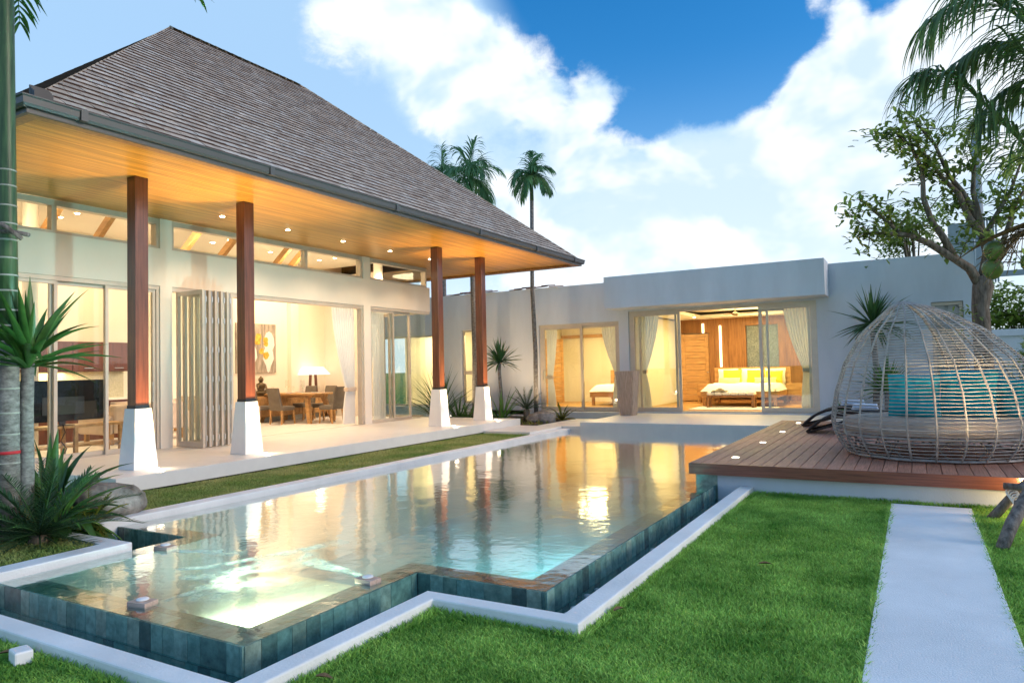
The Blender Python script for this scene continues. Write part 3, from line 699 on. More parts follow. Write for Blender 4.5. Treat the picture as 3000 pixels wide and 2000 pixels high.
# clerestory
for a, b, ms in ((Y0+.26, P1[0], (6.4,)), (P1[1], P2[0], (12.0,)), (P2[1], Y1-.1, ())):
    f = MB(); f.box(HX-.19, HX-.03, a+.002, b-.002, zt-.10, zt-.002); f.box(HX-.19, HX-.03, a+.003, a+.06, zsill+.051, zt-.101); f.box(HX-.19, HX-.03, b-.06, b-.003, zsill+.051, zt-.101); f.box(HX-.19, HX-.03, a+.002, b-.002, zsill-.001, zsill+.05)
    for m_ in ms: f.box(HX-.18, HX-.04, m_-.04, m_+.04, zsill+.051, zt-.101)
    o = f.build('clerestory_window', K['frame'], hs_)
    g = MB(); g.box(HX-.114, HX-.106, a+.05, b-.05, zsill+.045, zt-.095); g.build('pane', K['glass'], o)
f = MB(); f.box(-14.0, HX-.2, Y1-.125, Y1-.117, zsill, zt); f.build('corner_clerestory', K['glass'], hs_)

# ================================================================== lights
def lamp(name, kind, loc, power, col, size=.1, aim=None, spot=None, blend=.6, parent=None):
    d = bpy.data.lights.new(name, kind); d.energy = power; d.color = col
    if kind == 'AREA': d.shape = 'DISK'; d.size = size
    else: d.shadow_soft_size = size
    if kind == 'SPOT': d.spot_size = R(spot or 90); d.spot_blend = blend
    o = bpy.data.objects.new(name, d); o.location = loc
    if aim is not None: o.rotation_euler = (-Vector(aim)).to_track_quat('Z', 'Y').to_euler()
    COL.objects.link(o); return o
WARM = (1, .73, .46); WARM2 = (1, .74, .36)
def downlight(x, y, z, power, col=WARM, label=None, group=None, spot=120):
    t_ = thing('downlight', (x, y, z), label, 'downlight', group)
    m_ = MB(); m_.lathe((x, y, z-.006), [(.055,0),(.055,.005)], 16); m_.build('trim', K['white'], t_)
    m_ = MB(); m_.lathe((x, y, z-.009), [(.042,0),(.042,.0028)], 16); m_.build('bulb', K['bulb'], t_)
    if power: lamp('downlight_beam', 'SPOT', (x, y, z-.03), power, col, .05, (0, 0, -1), spot)
SOF = ['soffit downlight nearest the first column','second soffit downlight from the camera end','third soffit downlight, midway along the porch ceiling','fourth soffit downlight, before the paired columns','fifth soffit downlight, beside the third column head']
for i, y in enumerate((8.80, 10.40, 12.03, 13.69, 15.35)): downlight(-11.21, y, zt, 40, WARM, SOF[i], 'downlights in the porch soffit')
k = 0
ORD = ('first', 'second', 'third', 'fourth', 'fifth', 'sixth')
for x in (-14.4, -15.0):
    for y in (6.1, 7.9, 9.7, 11.5, 13.3, 15.1):
        downlight(x, y, 5.0, 17, WARM, '%s lit downlight from the near end in the %s row of the dining ceiling' % (ORD[int((y-6.1)/1.8+.5)], 'front' if x > -14.7 else 'rear'), 'downlights in the dining room ceiling', 140)
lamp('dining_glow', 'AREA', (-14.6, 14.0, 4.92), 60, WARM, 1.8, (0,0,-1)); lamp('living_glow', 'AREA', (-14.6, 8.6, 4.92), 33, WARM, 1.8, (0,0,-1))  # unseen fill discs added to strengthen the ceiling downlights
for y_ in (6.4, 9.6, 12.8, 15.6): lamp('ceiling_wash', 'AREA', (-13.2, y_, 4.35), 9, WARM, .5, (-.45,0,1))  # added upward fill with no fixture, brightens the room ceiling
UPL = ['round porch floor uplight at the foot of the nearest column','porch floor uplight at the foot of the second column','porch floor uplight at the foot of the third column','porch floor uplight at the foot of the farthest column']
for i, y in enumerate((6.43, 8.40, 14.06, 16.03)):
    t_ = thing('porch_uplight', (-9.66, y, ZP), UPL[i], 'uplight', 'uplights in the porch floor')
    m_ = MB(); m_.lathe((-9.66, y, ZP), [(.06,.0),(.06,.008),(.05,.010)], 18); m_.build('ring', K['steel'], t_)
    m_ = MB(); m_.lathe((-9.66, y, ZP+.0105), [(.045,0),(.04,.004)], 18); m_.build('lens', K['bulbw'], t_)
    lamp('uplight_beam', 'SPOT', (-9.64, y, ZP+.03), 470, (1,.64,.27), .06, (.0, 0, 1), 66, 1.0); lamp('uplight_spill', 'POINT', (-9.60, y+.02, ZP+.10), 1.6, (1,.80,.55), .05)

# ================================================================== dining and living furniture
def pillow(w, h, t, name, mat, parent, loc, rot, nx=8):
    b = MB(); vs = []; fs = []
    for sgn in (1, -1):
        for i in range(nx+1):
            for j in range(nx+1):
                u = i/nx*2-1; v = j/nx*2-1
                e = (1-u**4)*(1-v**4)
                x = u*w/2*(1-.06*(1-abs(v))**1.0*abs(u)); z = v*h/2*(1-.06*(1-abs(u))*abs(v))
                vs.append((x, sgn*t/2*max(e, 0)**.55+.012*math.sin(7*u+3*v)*e, z+h/2))
    n1 = (nx+1)**2
    for i in range(nx):
        for j in range(nx):
            a = i*(nx+1)+j; q = (a, a+1, a+nx+2, a+nx+1)
            fs.append(q); fs.append(tuple(n1+k for k in reversed(q)))
    b.add(vs, fs); me = bpy.data.meshes.new(name); me.from_pydata(b.v, [], b.f); me.materials.append(mat); me.polygons.foreach_set('use_smooth', [True]*len(b.f))
    o = bpy.data.objects.new(name, me); o.location = loc; o.rotation_euler = rot; link(o, parent); return o
def dining_chair():
    t_ = thing('dining_chair', (0,0,0), 'x', 'chair', 'grey upholstered dining chairs')
    m_ = MB(); m_.box(-.23, .23, -.24, .24, .36, .48); m_.build('seat', K['grey_fabric'], t_, bevel=.03)
    m_ = MB(); m_.add([(-.22,-.25,.40),(.22,-.25,.40),(.22,-.16,.40),(-.22,-.16,.40),(-.21,-.36,.97),(.21,-.36,.97),(.21,-.29,.97),(-.21,-.29,.97)], [(0,3,2,1),(4,5,6,7),(0,1,5,4),(1,2,6,5),(2,3,7,6),(3,0,4,7)]); m_.build('backrest', K['grey_fabric'], t_, bevel=.025)
    for sx in (-1, 1):
        for sy in (-1, 1):
            m_ = MB(); m_.add([(sx*.20-.022,sy*.20-.022,.37),(sx*.20+.022,sy*.20-.022,.37),(sx*.20+.022,sy*.20+.022,.37),(sx*.20-.022,sy*.20+.022,.37)]+[(sx*.215+a,sy*(.23)+b,0) for a,b in((-.016,-.016),(.016,-.016),(.016,.016),(-.016,.016))], [(0,1,2,3),(7,6,5,4),(0,4,5,1),(1,5,6,2),(2,6,7,3),(3,7,4,0)]); m_.build('leg', K['teak'], t_)
    return t_
ch = dining_chair()
spots = [(-15.75,13.52,0,'grey dining chair with its back to the porch, nearest the second column'),(-14.85,13.52,0,'grey dining chair in the middle of the near side of the table'),
         (-13.75,14.22,math.pi/2,'grey dining chair at the table end nearest the curtain'),(-15.6,15.0,math.pi,'grey dining chair on the far side of the table, below the painting'),(-14.8,15.0,math.pi,'grey dining chair on the far side of the table, in front of the table lamp')]
for i, (x, y, rz, lb) in enumerate(spots):
    o = ch if i == 0 else copy_tree(ch); o.location = (x, y, ZP); o.rotation_euler = (0,0,rz); o['label'] = lb
t_ = thing('dining_table', (-15.1, 14.25, ZP), 'long teak dining table with splayed legs set with glasses', 'table')
m_ = MB(); m_.box(-16.2, -13.95, 13.77, 14.73, 1.125, 1.17); m_.build('table_top', K['teak'], t_, bevel=.006)
m_ = MB(); m_.box(-16.0, -14.2, 13.95, 14.55, 1.05, 1.124); m_.build('apron', K['teak'], t_)
for sx in (-1, 1):
    for sy in (-1, 1):
        cx_, cy_ = -15.08+sx*.72, 14.25+sy*.30; fx, fy = cx_+sx*.22, cy_+sy*.14
        m_ = MB(); m_.add([(cx_+a,cy_+b,1.049) for a,b in((-.07,-.05),(.07,-.05),(.07,.05),(-.07,.05))]+[(fx+a,fy+b,ZP) for a,b in((-.05,-.04),(.05,-.04),(.05,.04),(-.05,.04))], [(0,1,2,3),(7,6,5,4),(0,4,5,1),(1,5,6,2),(2,6,7,3),(3,7,4,0)]); m_.build('leg', K['teak'], t_)
PLC = ('near side by the statue', 'near side in the middle', 'at the curtain end', 'on the far side')
for i, (x, y) in enumerate(((-15.7,13.95),(-14.9,13.95),(-14.3,14.3),(-15.1,14.5))):
    m_ = MB(); m_.lathe((x,y,1.1705), [(.032,0),(.032,.004),(.004,.008),(.004,.09),(.03,.12),(.036,.16),(.03,.20)], 10)
    tag(m_.build('wine_glass', K['glass'], None, smooth=True), 'clear stemmed wine glass on the dining table, '+PLC[i], 'glass', 'wine glasses on the dining table')
    m_ = MB(); m_.lathe((x-.12,y,1.1705), [(.05,0),(.12,.012),(.125,.018)], 16); tag(m_.build('plate', K['white'], None, smooth=True), 'white dinner plate on the dining table, '+PLC[i], 'plate', 'plates on the dining table')
for i, (x, y) in enumerate(((-15.45,14.25),(-14.85,14.25))):
    m_ = MB(); m_.lathe((x,y,1.1705), [(.06,0),(.05,.012),(.01,.02),(.01,.14),(.05,.15),(.055,.16)], 12); m_.lathe((x,y,1.335), [(.055,0),(.06,.12),(.058,.20)], 12)
    tag(m_.build('candle_holder', K['glass'], None, smooth=True), ['glass hurricane candle holder, left one on the dining table','glass hurricane candle holder, right one on the dining table'][i], 'candle holder')
t_ = thing('sideboard', (-16.02, 15.0, ZP), 'low teak sideboard against the dining room wall', 'sideboard')
m_ = MB(); m_.box(-16.28, -15.80, 13.4, 16.6, .52, 1.10); m_.build('body', K['teak'], t_, bevel=.006)
for i in range(4): m_ = MB(); m_.box(-15.799, -15.783, 13.43+.79*i, 14.19+.79*i, .56, 1.06); m_.build('drawer_front', K['teak'], t_, bevel=.004)
for x in (-16.2, -15.87):
    for y in (13.5, 16.5): m_ = MB(); m_.box(x-.03,x+.03,y-.03,y+.03,ZP,.519); m_.build('leg', K['teak'], t_)
t_ = thing('table_lamp', (-16.0, 15.78, 1.1), 'lit table lamp with wide white tapered shade on dark legs', 'lamp')
m_ = MB(); m_.lathe((-16.0,15.78,1.667), [(.50,0),(.30,.24)], 4); 
m_ = MB(); m_.add([(-16.0+a*.24,15.78+b*.50,1.667) for a,b in((-1,-1),(1,-1),(1,1),(-1,1))]+[(-16.0+a*.15,15.78+b*.28,1.905) for a,b in((-1,-1),(1,-1),(1,1),(-1,1))], [(0,1,5,4),(1,2,6,5),(2,3,7,6),(3,0,4,7)]); m_.build('lamp_shade', K['shade'], t_)
for dy in (-1, 1): m_ = MB(); m_.add([(-16.03,15.78+dy*.17,1.101),(-15.97,15.78+dy*.17,1.101),(-15.97,15.78+dy*.11,1.101),(-16.03,15.78+dy*.11,1.101),(-16.03,15.78+dy*.13,1.70),(-15.97,15.78+dy*.13,1.70),(-15.97,15.78+dy*.07,1.70),(-16.03,15.78+dy*.07,1.70)], [(0,3,2,1),(4,5,6,7),(0,1,5,4),(1,2,6,5),(2,3,7,6),(3,0,4,7)]); m_.build('leg', K['cabinet'], t_)
lamp('table_lamp_glow', 'POINT', (-15.75, 15.78, 2.1), 2.2, WARM, .12)
# seated statue
m_ = MB(); c0 = (-16.0, 13.80)
m_.lathe((c0[0],c0[1],1.1005), [(.16,0),(.17,.03),(.15,.05)], 14); m_.lathe((c0[0],c0[1],1.15), [(.14,0),(.17,.04),(.15,.08),(.09,.11),(.085,.14),(.105,.20),(.12,.26),(.11,.30),(.05,.325),(.04,.345)], 14, sy=1.15)
m_.lathe((c0[0],c0[1],1.485), [(.03,0),(.062,.03),(.072,.07),(.068,.11),(.05,.135),(.03,.14),(.028,.16),(.012,.178)], 14)
for sg in (-1, 1): m_.tube([(c0[0]+.02,c0[1]+sg*.12,1.43),(c0[0]+.05,c0[1]+sg*.15,1.31),(c0[0]+.14,c0[1]+sg*.05,1.26)], [.035,.03,.022], 8); m_.tube([(c0[0]+.02,c0[1]+sg*.06,1.19),(c0[0]+.12,c0[1]+sg*.17,1.19),(c0[0]+.16,c0[1]+sg*.02,1.19)], [.05,.05,.03], 8)
tag(m_.build('seated_statue', K['bronze'], None, smooth=True), 'dark bronze seated meditating statue on the sideboard below the painting', 'statue')
K['ochre'] = M('ochre_paint', (.66,.36,.035), .8, .3, 9, col2=(.80,.55,.10))
# painting (abstract blotches)
t_ = thing('painting', (XB+.03, 13.88, 1.75), 'large abstract canvas with yellow blotches on grey and brown', 'painting')
m_ = MB(); m_.box(XB+.002, XB+.04, 13.18, 14.58, 1.75, 3.155); m_.build('canvas', M('canvas', (.30,.25,.20), .8, .35, 3.2, .3, 40, stretch=(1,4,.8), col2=(.55,.47,.38)), t_)
rr = random.Random(3); k = 0
for cy_, cz_, r_ in ((13.95,2.78,.13),(14.2,2.70,.10),(14.22,2.58,.09),(13.92,2.64,.11),(14.05,2.36,.10),(14.2,2.26,.12),(13.5,2.85,.12),(13.6,2.5,.1),(13.4,2.3,.12)):
    pts = [(cy_+r_*rr.uniform(.7,1.15)*math.cos(a*.785), cz_+r_*rr.uniform(.7,1.15)*math.sin(a*.785)) for a in range(8)]
    m_ = MB(); m_.add([(XB+.0425+.0006*k,y,z) for y,z in pts], [tuple(range(8))]); k += 1; m_.build('paint_blotch', K['ochre'], t_)
m_ = MB(); k_ = 0
for sg, cy_, cz_ in ((1,14.33,2.55),(1,14.30,2.15),(-1,13.7,2.2)):
    pts = [(cy_+.2*math.cos(a*.52)*(1 if a<7 else .5), cz_+.40*math.sin(a*.52)) for a in range(12)]
    m_.add([(XB+.0405+.0003*k_,y,z) for y,z in pts], [tuple(range(12))]); k_ += 1
m_.build('paint_wing', K['linen'], t_)
# sofas and lounge
def sofa(loc, rz, label, w=1.9):
    t_ = thing('sofa', loc, label, 'sofa', None, rz)
    def bx(name, x0,x1,y0,y1,z0,z1, mt='beige', bv=.05):
        m_ = MB(); m_.box(x0,x1,y0,y1,z0,z1); me_o = m_.build(name, K[mat_(mt)], None, bevel=bv); me_o.parent = t_; return me_o
    mat_ = lambda s: s
    bx('seat', -w/2, w/2, -.42, .40, .22, .42); bx('backrest', -w/2, w/2, .40, .60, .22, .80); bx('armrest', -w/2-.16, -w/2-.002, -.42, .60, .2, .58); bx('armrest', w/2+.002, w/2+.16, -.42, .60, .2, .58)
    for x in (-w/2, w/2):
        for y in (-.35, .5): bx('leg', x-.04, x+.04, y-.04, y+.04, 0, .215, 'teak', .004)
    for i in range(3): pillow(.5, .45, .18, 'cushion', K['linen' if i % 2 else 'beige'], t_, (-w/2+.32+i*(w-.6)/2, .28, .42), (R(-14),0,R(6*(i-1))))
    return t_
sofa((-14.6, 9.2, ZP), R(-90), 'beige sofa with cushions seen behind the television', 1.6)
sofa((-15.0, 11.6, ZP), R(180), 'beige sofa seen beside the folded doors', 1.8)
t_ = thing('television', (-12.95, 7.0, .86), 'large black flat television on a teak bench behind the sliding doors', 'television')
m_ = MB(); m_.box(-12.97, -12.91, 6.10, 7.57, .98, 1.69); m_.build('screen', K['black'], t_, bevel=.008)
m_ = MB(); m_.box(-13.05, -12.83, 6.7, 7.0, .905, .92); m_.box(-12.96, -12.93, 6.8, 6.9, .9201, 1.0); m_.build('stand', K['dark'], t_)
m_ = MB(); m_.box(-12.908, -12.89, 6.5, 7.2, 1.1, 1.4); m_.build('back_panel', K['dark'], t_)
t_ = thing('media_bench', (-13.0, 7.0, ZP), 'long teak bench carrying the television inside the glass', 'bench')
m_ = MB(); m_.box(-13.25, -12.75, 5.9, 7.9, .86, .904); m_.build('bench_top', K['teak'], t_); m_ = MB(); m_.box(-13.2, -12.8, 5.95, 7.85, .52, .56); m_.build('shelf', K['teak'], t_)
for y in (6.0, 7.0, 7.8):
    for x in (-13.2, -12.8): m_ = MB(); m_.box(x-.03,x+.03,y-.03,y+.03,ZP,.859); m_.build('leg', K['teak'], t_)
m_ = MB(); m_.tube([(-12.74,6.75,.95),(-12.72,6.78,.8),(-12.70,6.7,.66),(-12.71,6.8,.52),(-12.68,6.74,.40)], .008, 5); tag(m_.build('power_cable', K['dark'], None), 'thin black cable hanging behind the television bench', 'cable')
# kitchen along the back wall
t_ = thing('kitchen_cabinets', (-16.1, 8.3, ZP), 'dark red wall cabinets over a lit kitchen counter seen through the glass', 'cabinets')
m_ = MB(); m_.box(-16.29, -15.92, 5.2, 10.0, 1.86, 2.52); m_.build('wall_cabinet', K['cabinet'], t_)
for i in range(7): m_ = MB(); m_.box(-15.919, -15.90, 5.22+.685*i, 5.88+.685*i, 1.88, 2.50); o = m_.build('cabinet_door', K['cabinet'], t_); m_ = MB(); m_.box(-15.899, -15.885, 5.45+.685*i, 5.65+.685*i, 1.93, 1.945); m_.build('handle', K['steel'], o)
m_ = MB(); m_.box(-16.29, -15.65, 5.2, 10.0, ZP, 1.22); m_.build('base_cabinet', K['cabinet'], t_); m_ = MB(); m_.box(-16.29, -15.60, 5.2, 10.0, 1.221, 1.26); m_.build('counter', K['linen'], t_)
m_ = MB(); m_.box(-16.295, -16.28, 5.2, 10.0, 1.261, 1.859); m_.build('backsplash', K['backsplash'], t_)
lamp('counter_glow', 'AREA', (-16.0, 8.3, 1.84), 14, WARM2, .9, (0,0,-1))

# curtains
def curtain(label, side, base, length, top, tie=None, w0=.7, w1=.22, w2=.4, axis='y', sgn=1, mat='linen', nf=9):
    """gathered cloth: wide at the head, drawn in at the tie, falling to the floor"""
    t_ = thing('curtain', (base[0], base[1], base[2]), label, 'curtain')
    nz, nu = 26, 60; vs = []; fs = []
    for i in range(nz+1):
        f = i/nz; z = base[2]+length*(1-f)
        if tie:
            tf = 1-(tie-base[2])/length
            if f < tf: w_ = w1+(w0-w1)*(1-(f/tf)**1.6)
            else: w_ = w1+(w2-w1)*math.sin((f-tf)/(1-tf)*math.pi/2)
        else: w_ = w0
        for j in range(nu+1):
            u = j/nu; ph = u*nf*2*math.pi; amp = .045*(.55+.45*w_/w0)
            a = sgn*u*w_; d_ = amp*math.sin(ph+.6*math.sin(3*f+u*5))
            vs.append((base[0]+a, base[1]+d_, z) if axis == 'x' else (base[0]+d_, base[1]+a, z))
    for i in range(nz):
        for j in range(nu): a = i*(nu+1)+j; fs.append((a, a+1, a+nu+2, a+nu+1))
    b = MB(); b.add(vs, fs); cl = b.build('cloth', K['curtain'], t_, smooth=True)
    if tie:
        b = MB(); e = .075
        a0, a1 = sorted((-.02*sgn, sgn*(w1+.02)))
        (b.box(base[0]+a0, base[0]+a1, base[1]-e, base[1]+e, tie-.05, tie+.05) if axis == 'x' else b.box(base[0]-e, base[0]+e, base[1]+a0, base[1]+a1, tie-.05, tie+.05))
        b.build('tie_back', K['beige'], t_, bevel=.02)
    return t_
K['curtain'] = M('curtain_cloth', (.86,.86,.86), .95, .03, 3, spec=.1, sss=.3)
curtain('white curtain tied back at the right edge of the open dining room', 0, (-12.62, 13.88, ZP+.03), 3.0, 0, 1.28, .75, .30, .42, 'y', -1)
curtain('white curtain tied beside the second pillar, inside the corner room', 0, (-12.62, 14.22, ZP+.03), 3.0, 0, 1.28, .55, .2, .3, 'y', 1)
curtain('straight beige curtain hanging inside the corner sliding doors', 0, (-12.75, 14.75, ZP+.03), 3.0, 0, None, .5, .2, .3, 'y', 1, nf=6)
# ================================================================== bedroom wing
YW = 20.125
bw_ = thing('bedroom_wing', (-6, YW, 0), 'flat roofed white bedroom wing with a projecting box fascia behind the pool', 'villa wing')
wh = [(-10.461,-7.741,ZP-.01,3.075), (-7.433,-2.218,ZP-.01,3.338), (-13.43,-13.0,.57,3.05), (-17.0,-14.6,.45,2.95), (.38,1.05,.9,3.10)]
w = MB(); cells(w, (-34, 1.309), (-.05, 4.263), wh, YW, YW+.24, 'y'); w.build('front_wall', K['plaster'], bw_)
w = MB(); w.box(1.07, 1.308, YW+.241, 27, -.05, 4.262); w.build('side_wall', K['plaster'], bw_)
w = MB(); w.box(-18.4, 1.06, YW+.242, 27, 3.62, 4.05); w.build('flat_roof', K['concrete'], bw_)
w = MB(); w.box(-7.809, -1.897, 19.188, YW-.002, 3.383, 4.306); w.build('box_fascia', K['plaster'], bw_, bevel=.008)
w = MB(); w.box(-18.4, 1.06, 26.75, 27, -.05, 3.619); w.build('back_wall', K['cream'], bw_)
# rooms
w = MB(); w.box(-12.3, -7.66, YW+.245, 26.74, 3.32, 3.40); w.build('guest_room_ceiling', K['ceil'], bw_)
w = MB(); cells(w, (-7.65, -1.5), (YW+.245, 26.2), [(-6.6,-2.5,21.6,25.2)], 3.36, 3.46, 'z'); w.build('tray_ceiling', K['ceil'], bw_)
w = MB(); w.box(-6.9, -2.2, 21.3, 25.5, 3.56, 3.60); w.build('tray_top', K['ceil'], bw_)
w = MB(); w.box(-12.3, -7.66, YW+.0, 26.74, ZP-.15, ZP-.012); w.build('guest_room_floor', K['timberfloor'], bw_)
w = MB(); w.box(-7.655, -1.5, YW+.0, 26.2, ZP-.15, ZP-.013); w.build('bedroom_floor', K['timberfloor'], bw_)
w = MB(); cells(w, (YW+.245, 26.74), (ZP-.1, 3.5), [], -7.80, -7.66, 'x'); w.build('partition_wall', K['cream'], bw_)
w = MB(); w.box(-1.64, -1.5, YW+.246, 26.2, ZP-.1, 3.5); w.build('bedroom_side_wall', K['cream'], bw_)
w = MB(); w.box(-12.42, -12.3, YW+.246, 26.74, ZP-.1, 3.5); w.box(-12.29, -7.81, 25.6, 25.72, ZP-.1, 3.319); w.build('guest_room_wall', K['cream'], bw_)
# timber panel wall with mirror-window and light slots
w = MB(); cells(w, (-7.64, -1.65), (ZP-.01, 3.36), [(-7.62,-6.55,ZP-.02,2.86),(-5.24,-4.14,1.45,3.06)], 26.1, 26.2, 'y'); w.build('panel_wall', K['walnut'], bw_)
w = MB(); w.box(-7.6, -6.56, 26.199, 26.25, ZP, 2.85); w.build('door_recess', K['cream'], bw_)
for i, x in enumerate((-7.45,-6.9,-6.35,-5.85,-5.32,-3.9,-3.35,-2.8,-2.25)): w = MB(); w.box(x-.004,x+.004,26.092,26.099,ZP+.01,3.355); w.build('panel_joint', K['cabinet'], bw_)
K['slot'] = emis('light_slot', (1,.80,.45), 2.2)
for x, z0, z1 in ((-6.75,2.86,3.2),(-6.13,1.6,3.1),(-3.0,1.1,2.9)): w = MB(); w.box(x-.035,x+.035,26.07,26.0985,z0,z1); w.build('light_slot', K['slot'], bw_)
w = MB(); w.box(-5.235,-4.145,26.21,26.25,1.455,3.055); w.build('textured_glass', M('pebbled_glass', (.12,.16,.18), .35, .5, 30, .8, 40, col2=(.34,.40,.42)), bw_)
w = MB(); w.box(-5.24,-4.14,26.085,26.098,1.40,1.449); w.box(-4.75,-4.68,26.10,26.19,1.451,3.05); w.build('window_frame', K['teak'], bw_)
# sliding doors of the bedroom
f = MB(); f.box(-7.43, -2.22, YW+.04, YW+.20, 3.25, 3.336); f.box(-7.43, -7.34, YW+.05, YW+.19, ZP+.0, 3.249); f.box(-2.31, -2.22, YW+.05, YW+.19, ZP+.0, 3.249); f.box(-7.43, -2.22, YW+.03, YW+.20, ZP-.011, ZP+.012); f.build('sliding_frame', K['frame'], bw_)
pane_x(bw_, YW+.085, -7.34, -5.88, ZP+.014, 3.248, fw=.075, handle=-5.93); pane_x(bw_, YW+.15, -7.15, -6.0, ZP+.014, 3.248, fw=.06)
pane_x(bw_, YW+.085, -3.70, -2.30, ZP+.014, 3.248, fw=.085, handle=-3.64); pane_x(bw_, YW+.15, -3.52, -2.4, ZP+.014, 3.248, fw=.06)
f = MB(); f.box(-10.46, -7.742, YW+.04, YW+.20, 2.99, 3.073); f.box(-10.46, -10.36, YW+.05, YW+.19, ZP, 2.989); f.box(-7.82, -7.742, YW+.05, YW+.19, ZP, 2.989); f.box(-10.46, -7.742, YW+.03, YW+.20, ZP-.011, ZP+.012); f.build('sliding_frame', K['frame'], bw_)
pane_x(bw_, YW+.085, -10.36, -8.98, ZP+.014, 2.988, fw=.07, handle=-10.31); pane_x(bw_, YW+.15, -9.06, -7.83, ZP+.014, 2.988, fw=.07, handle=-8.98)
o = pane_x(bw_, YW+.10, -13.42, -13.01, 1.60, 3.04, fw=.05); o = pane_x(bw_, YW+.10, -13.42, -13.01, .58, 1.595, fw=.05)
o = pane_x(bw_, YW+.10, .39, 1.04, .91, 3.09, fw=.07)
w = MB(); w.box(-13.6, -12.6, YW+.9, YW+.92, .3, 3.2); w.build('lit_blind', K['cream'], bw_); lamp('slit_glow', 'AREA', (-13.2, YW+.55, 2.9), 10, WARM2, .3, (0,0,-1))
pane_x(bw_, YW+.10, -17.0, -15.8, .46, 2.94); pane_x(bw_, YW+.10, -15.8, -14.6, .46, 2.94)
w = MB(); w.box(-17.6, -14.0, YW+2.2, YW+2.25, .2, 3.5); w.build('lit_room_wall', K['cream'], bw_); lamp('side_room_glow', 'AREA', (-15.8, YW+1.2, 3.3), 60, WARM2, .8, (0,0,-1))
w = MB(); w.box(-17.6, -14.0, YW+.25, YW+2.2, .2, .40); w.box(-17.6, -14.0, YW+.25, YW+2.2, 3.35, 3.4); w.build('side_room_floor', K['terrazzo'], bw_)
w = MB(); w.box(.38, 1.05, YW+.21, YW+.235, .9, 3.1); w.build('grey_blind', K['concrete'], bw_)
# bedroom downlights, plus unseen area discs added as room fill
BL = (1, .78, .36)
for x, y in ((-6.65,22.0),(-6.65,24.6),(-2.3,22.0),(-2.3,24.6)): downlight(x, y, 3.36, 24, BL, 'small downlight in the bedroom ceiling, %s %s corner' % ('front' if y < 23 else 'back', 'left' if x < -4 else 'right'), 'downlights in the bedroom ceiling', 150)
lamp('cove_glow', 'AREA', (-4.6, 23.4, 3.50), 92, BL, 2.6, (0,0,-1)); lamp('cove_up', 'AREA', (-4.6, 23.4, 3.47), 40, BL, 3.2, (0,0,1))
lamp('guest_glow', 'AREA', (-9.6, 23.0, 3.28), 82, BL, 1.6, (0,0,-1))
# open bedroom door of horizontal panels
t_ = thing('bedroom_door', (-7.05, 26.0, ZP), 'open teak bedroom door with horizontal panels', 'door', None, R(24))
def loc_box(name, parent, b, mat, bv=0.0):
    m_ = MB(); m_.box(*b); o = m_.build(name, mat, None, bevel=bv); o.parent = parent; return o
loc_box('stile', t_, (-.5,-.36,-.045,0,0.01,2.45), K['teak']); loc_box('stile', t_, (.36,.5,-.045,0,.01,2.45), K['teak'])
for i in range(11): loc_box('panel', t_, (-.359,.359,-.04,-.005,.02+i*.221,.02+i*.221+.212), K['teak'], .008)
loc_box('handle', t_, (.40,.46,-.09,-.046,1.03,1.06), K['steel'])
t_ = thing('guest_room_door', (-11.9, 24.1, ZP), 'pale teak panelled door in the small bedroom beside the curtain', 'door', None, R(75))
loc_box('stile', t_, (-.5,-.38,-.045,0,0.01,2.43), K['teak']); loc_box('stile', t_, (.38,.5,-.045,0,.01,2.43), K['teak'])
for i in range(10): loc_box('panel', t_, (-.379,.379,-.04,-.005,.02+i*.241,.02+i*.241+.231), K['teak'], .008)
w = MB(); w.box(-12.25, -9.2, 25.5, 25.58, 2.85, 2.97); tag(w.build('wardrobe_rail', K['teak'], None), 'horizontal teak rail high on the small bedroom wall', 'rail')
# bed
def bed(loc, w_, label, rz=0.0):
    t_ = thing('bed', loc, label, 'bed', None, rz)
    loc_box('bed_frame', t_, (-w_/2-.05,w_/2+.05,0,2.15,.28,.46), K['teak'], .01)
    loc_box('headboard', t_, (-w_/2-.12,w_/2+.12,2.16,2.22,.1,1.2), K['teak'], .01)
    b = MB(); nx, ny = 14, 14; vs = []; fs = []
    for i in range(nx+1):
        for j in range(ny+1):
            u, v = i/nx*2-1, j/ny
            ed = min(1, (1-abs(u))*8, v*10+.0)
            z = .52+.17*max(0, ed)**.5+.012*math.sin(9*u+4*v)+.01*math.sin(17*v+3*u)
            vs.append((u*(w_/2+.06), -.04+v*2.12, z if ed > 0 else .47))
    for i in range(nx):
        for j in range(ny): a = i*(ny+1)+j; fs.append((a, a+ny+1, a+ny+2, a+1))
    b.add(vs, fs); b.box(-w_/2, w_/2, .02, 2.1, .461, .55); o = b.build('mattress', K['sheet'], None, smooth=True); o.parent = t_
    for x in (-w_/2+.05, w_/2-.05):
        for y in (.08, 2.0): loc_box('leg', t_, (x-.045,x+.045,y-.045,y+.045,0,.279), K['teak'])
    return t_
b1 = bed((-4.85, 22.75, ZP), 2.25, 'wide teak bed with white bedding and yellow pillows in the large bedroom')
K['paleyellow'] = M('pale_yellow', (.72,.66,.32), .9, .08, 5, spec=.15)
LB = ['white pillow at the left of the large bed head','white pillow in the middle of the large bed head','white pillow at the right of the large bed head','plump yellow pillow at the left of the bed','yellow pillow in the middle of the bed','yellow pillow at the right of the bed','pale yellow bolster on the left of the bed','pale yellow bolster on the right of the bed']
